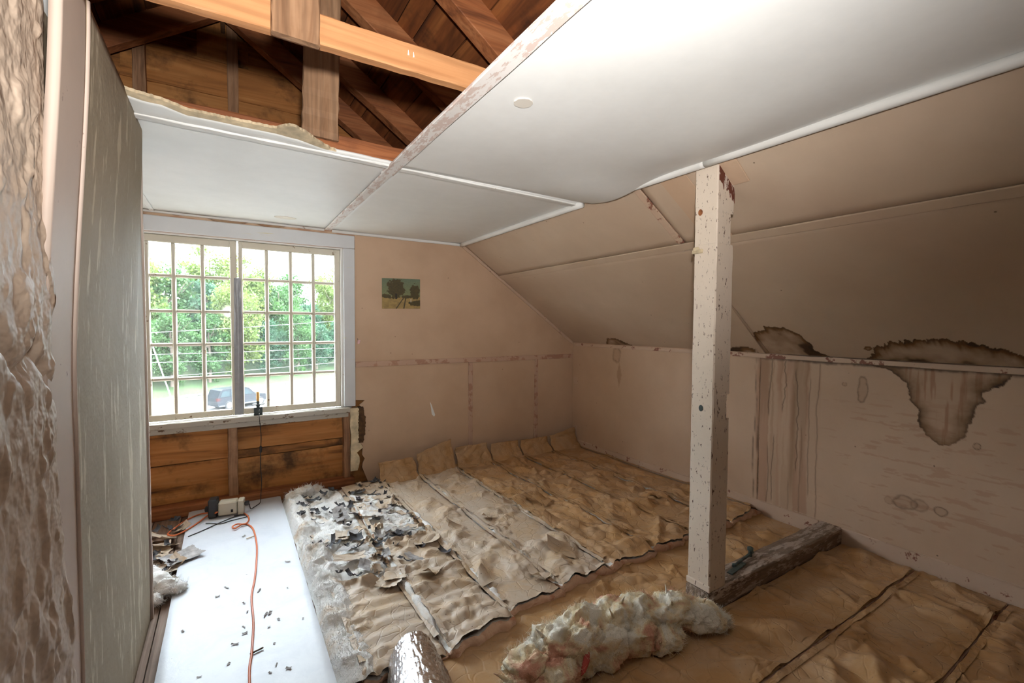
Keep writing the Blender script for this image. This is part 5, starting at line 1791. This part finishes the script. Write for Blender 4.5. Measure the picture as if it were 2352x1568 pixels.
# parked car
car = thing('parked_car', 'dark sport utility car parked on the road below the window', 'car', (0.4, 47.2, zg(0.4, 47.2)))
ang = math.atan2(RD[1], RD[0])
CM = Matrix.Translation((0.75, 47.6, zg(0.75, 47.6) + 0.03)) @ Matrix.Rotation(ang, 4, 'Z')


def cprism(poly, y0, y1):
    mb = MB().prism(poly, y0, y1, 1)
    mb.v = [tuple(CM @ Vector(p)) for p in mb.v]
    return mb


body = [(-2.30, 0.45), (-2.34, 0.75), (-2.28, 1.05), (-1.2, 1.08), (0.95, 1.05), (1.9, 0.98), (2.25, 0.85), (2.32, 0.5), (2.2, 0.32), (-2.2, 0.32)]
link('body', cprism(body, -0.92, 0.92), m_carp, car)
cab = [(-2.25, 1.05), (-2.0, 1.66), (-1.75, 1.75), (0.15, 1.75), (0.45, 1.68), (1.05, 1.05)]
link('cabin', cprism(cab, -0.80, 0.80), m_carp, car)
for poly in ([(-2.02, 1.12), (-1.85, 1.58), (-1.25, 1.62), (-1.25, 1.12)], [(-1.15, 1.12), (-1.15, 1.63), (-0.35, 1.65), (-0.35, 1.12)], [(-0.25, 1.12), (-0.25, 1.65), (0.18, 1.62), (0.80, 1.12)]):
    link('side_window', cprism(poly, -0.815, 0.815), m_carglass, car)
link('rear_lamp', cprism([(-2.36, 0.82), (-2.31, 1.05), (-2.1, 1.05), (-2.15, 0.82)], -0.93, -0.70), m_tail, car)
link('sill_trim', cprism([(-2.2, 0.30), (-2.2, 0.42), (2.2, 0.42), (2.2, 0.30)], -0.94, 0.94), m_carp2, car)
for wx in (-1.35, 1.42):
    for sy in (-1, 1):
        c = CM @ Vector((wx, sy * 0.84, 0.37))
        R3 = CM.to_3x3()
        par = car
        for nm, prof, mm in (('tyre', [(0.22, -0.12), (0.36, -0.12), (0.385, -0.06), (0.385, 0.06), (0.36, 0.12), (0.22, 0.12)], m_tyre), ('rim', [(0.05, -0.13), (0.24, -0.125), (0.24, 0.125), (0.05, 0.13)], m_rim)):
            mb = MB().lathe((0, 0, 0), prof, 20)
            mb.v = [tuple(c + R3 @ Vector((p[0], p[2], p[1]))) for p in mb.v]
            par = link(nm, mb, mm, par)


# overhead wires and a stay wire
def z3(a, b):
    return 280 + a * 0.34443, 460 + b * 0.34443


wl = ['highest pale overhead wire across the window view', 'second pale overhead wire from the top', 'third pale overhead wire from the top', 'lowest sagging overhead wire across the window view']
for k, (y0, y1) in enumerate(((882, 806), (1028, 984), (1081, 1045), (1182, 1082))):
    a, b = at(*z3(190, y0), 1, 30), at(*z3(1410, y1), 1, 30)
    d_ = b - a
    pts = []
    for i in range(25):
        f_ = -2 + 5 * i / 24
        p = a + d_ * f_
        pts.append((p[0], p[1], p[2] - 0.03 * math.sin(max(0, min(1, f_)) * math.pi)))
    tag(link('overhead_wire', MB().tube(pts, 0.014, 6), m_wire), wl[k], 'wire')
a, b = at(*z3(190, 930), 1, 26), at(*z3(330, 1320), 1, 26)
d_ = b - a
tag(link('stay_wire', MB().tube([a - d_ * 1.0, b + d_ * 0.6], 0.030, 6), m_wire), 'slanting pale stay wire in the window view', 'wire')
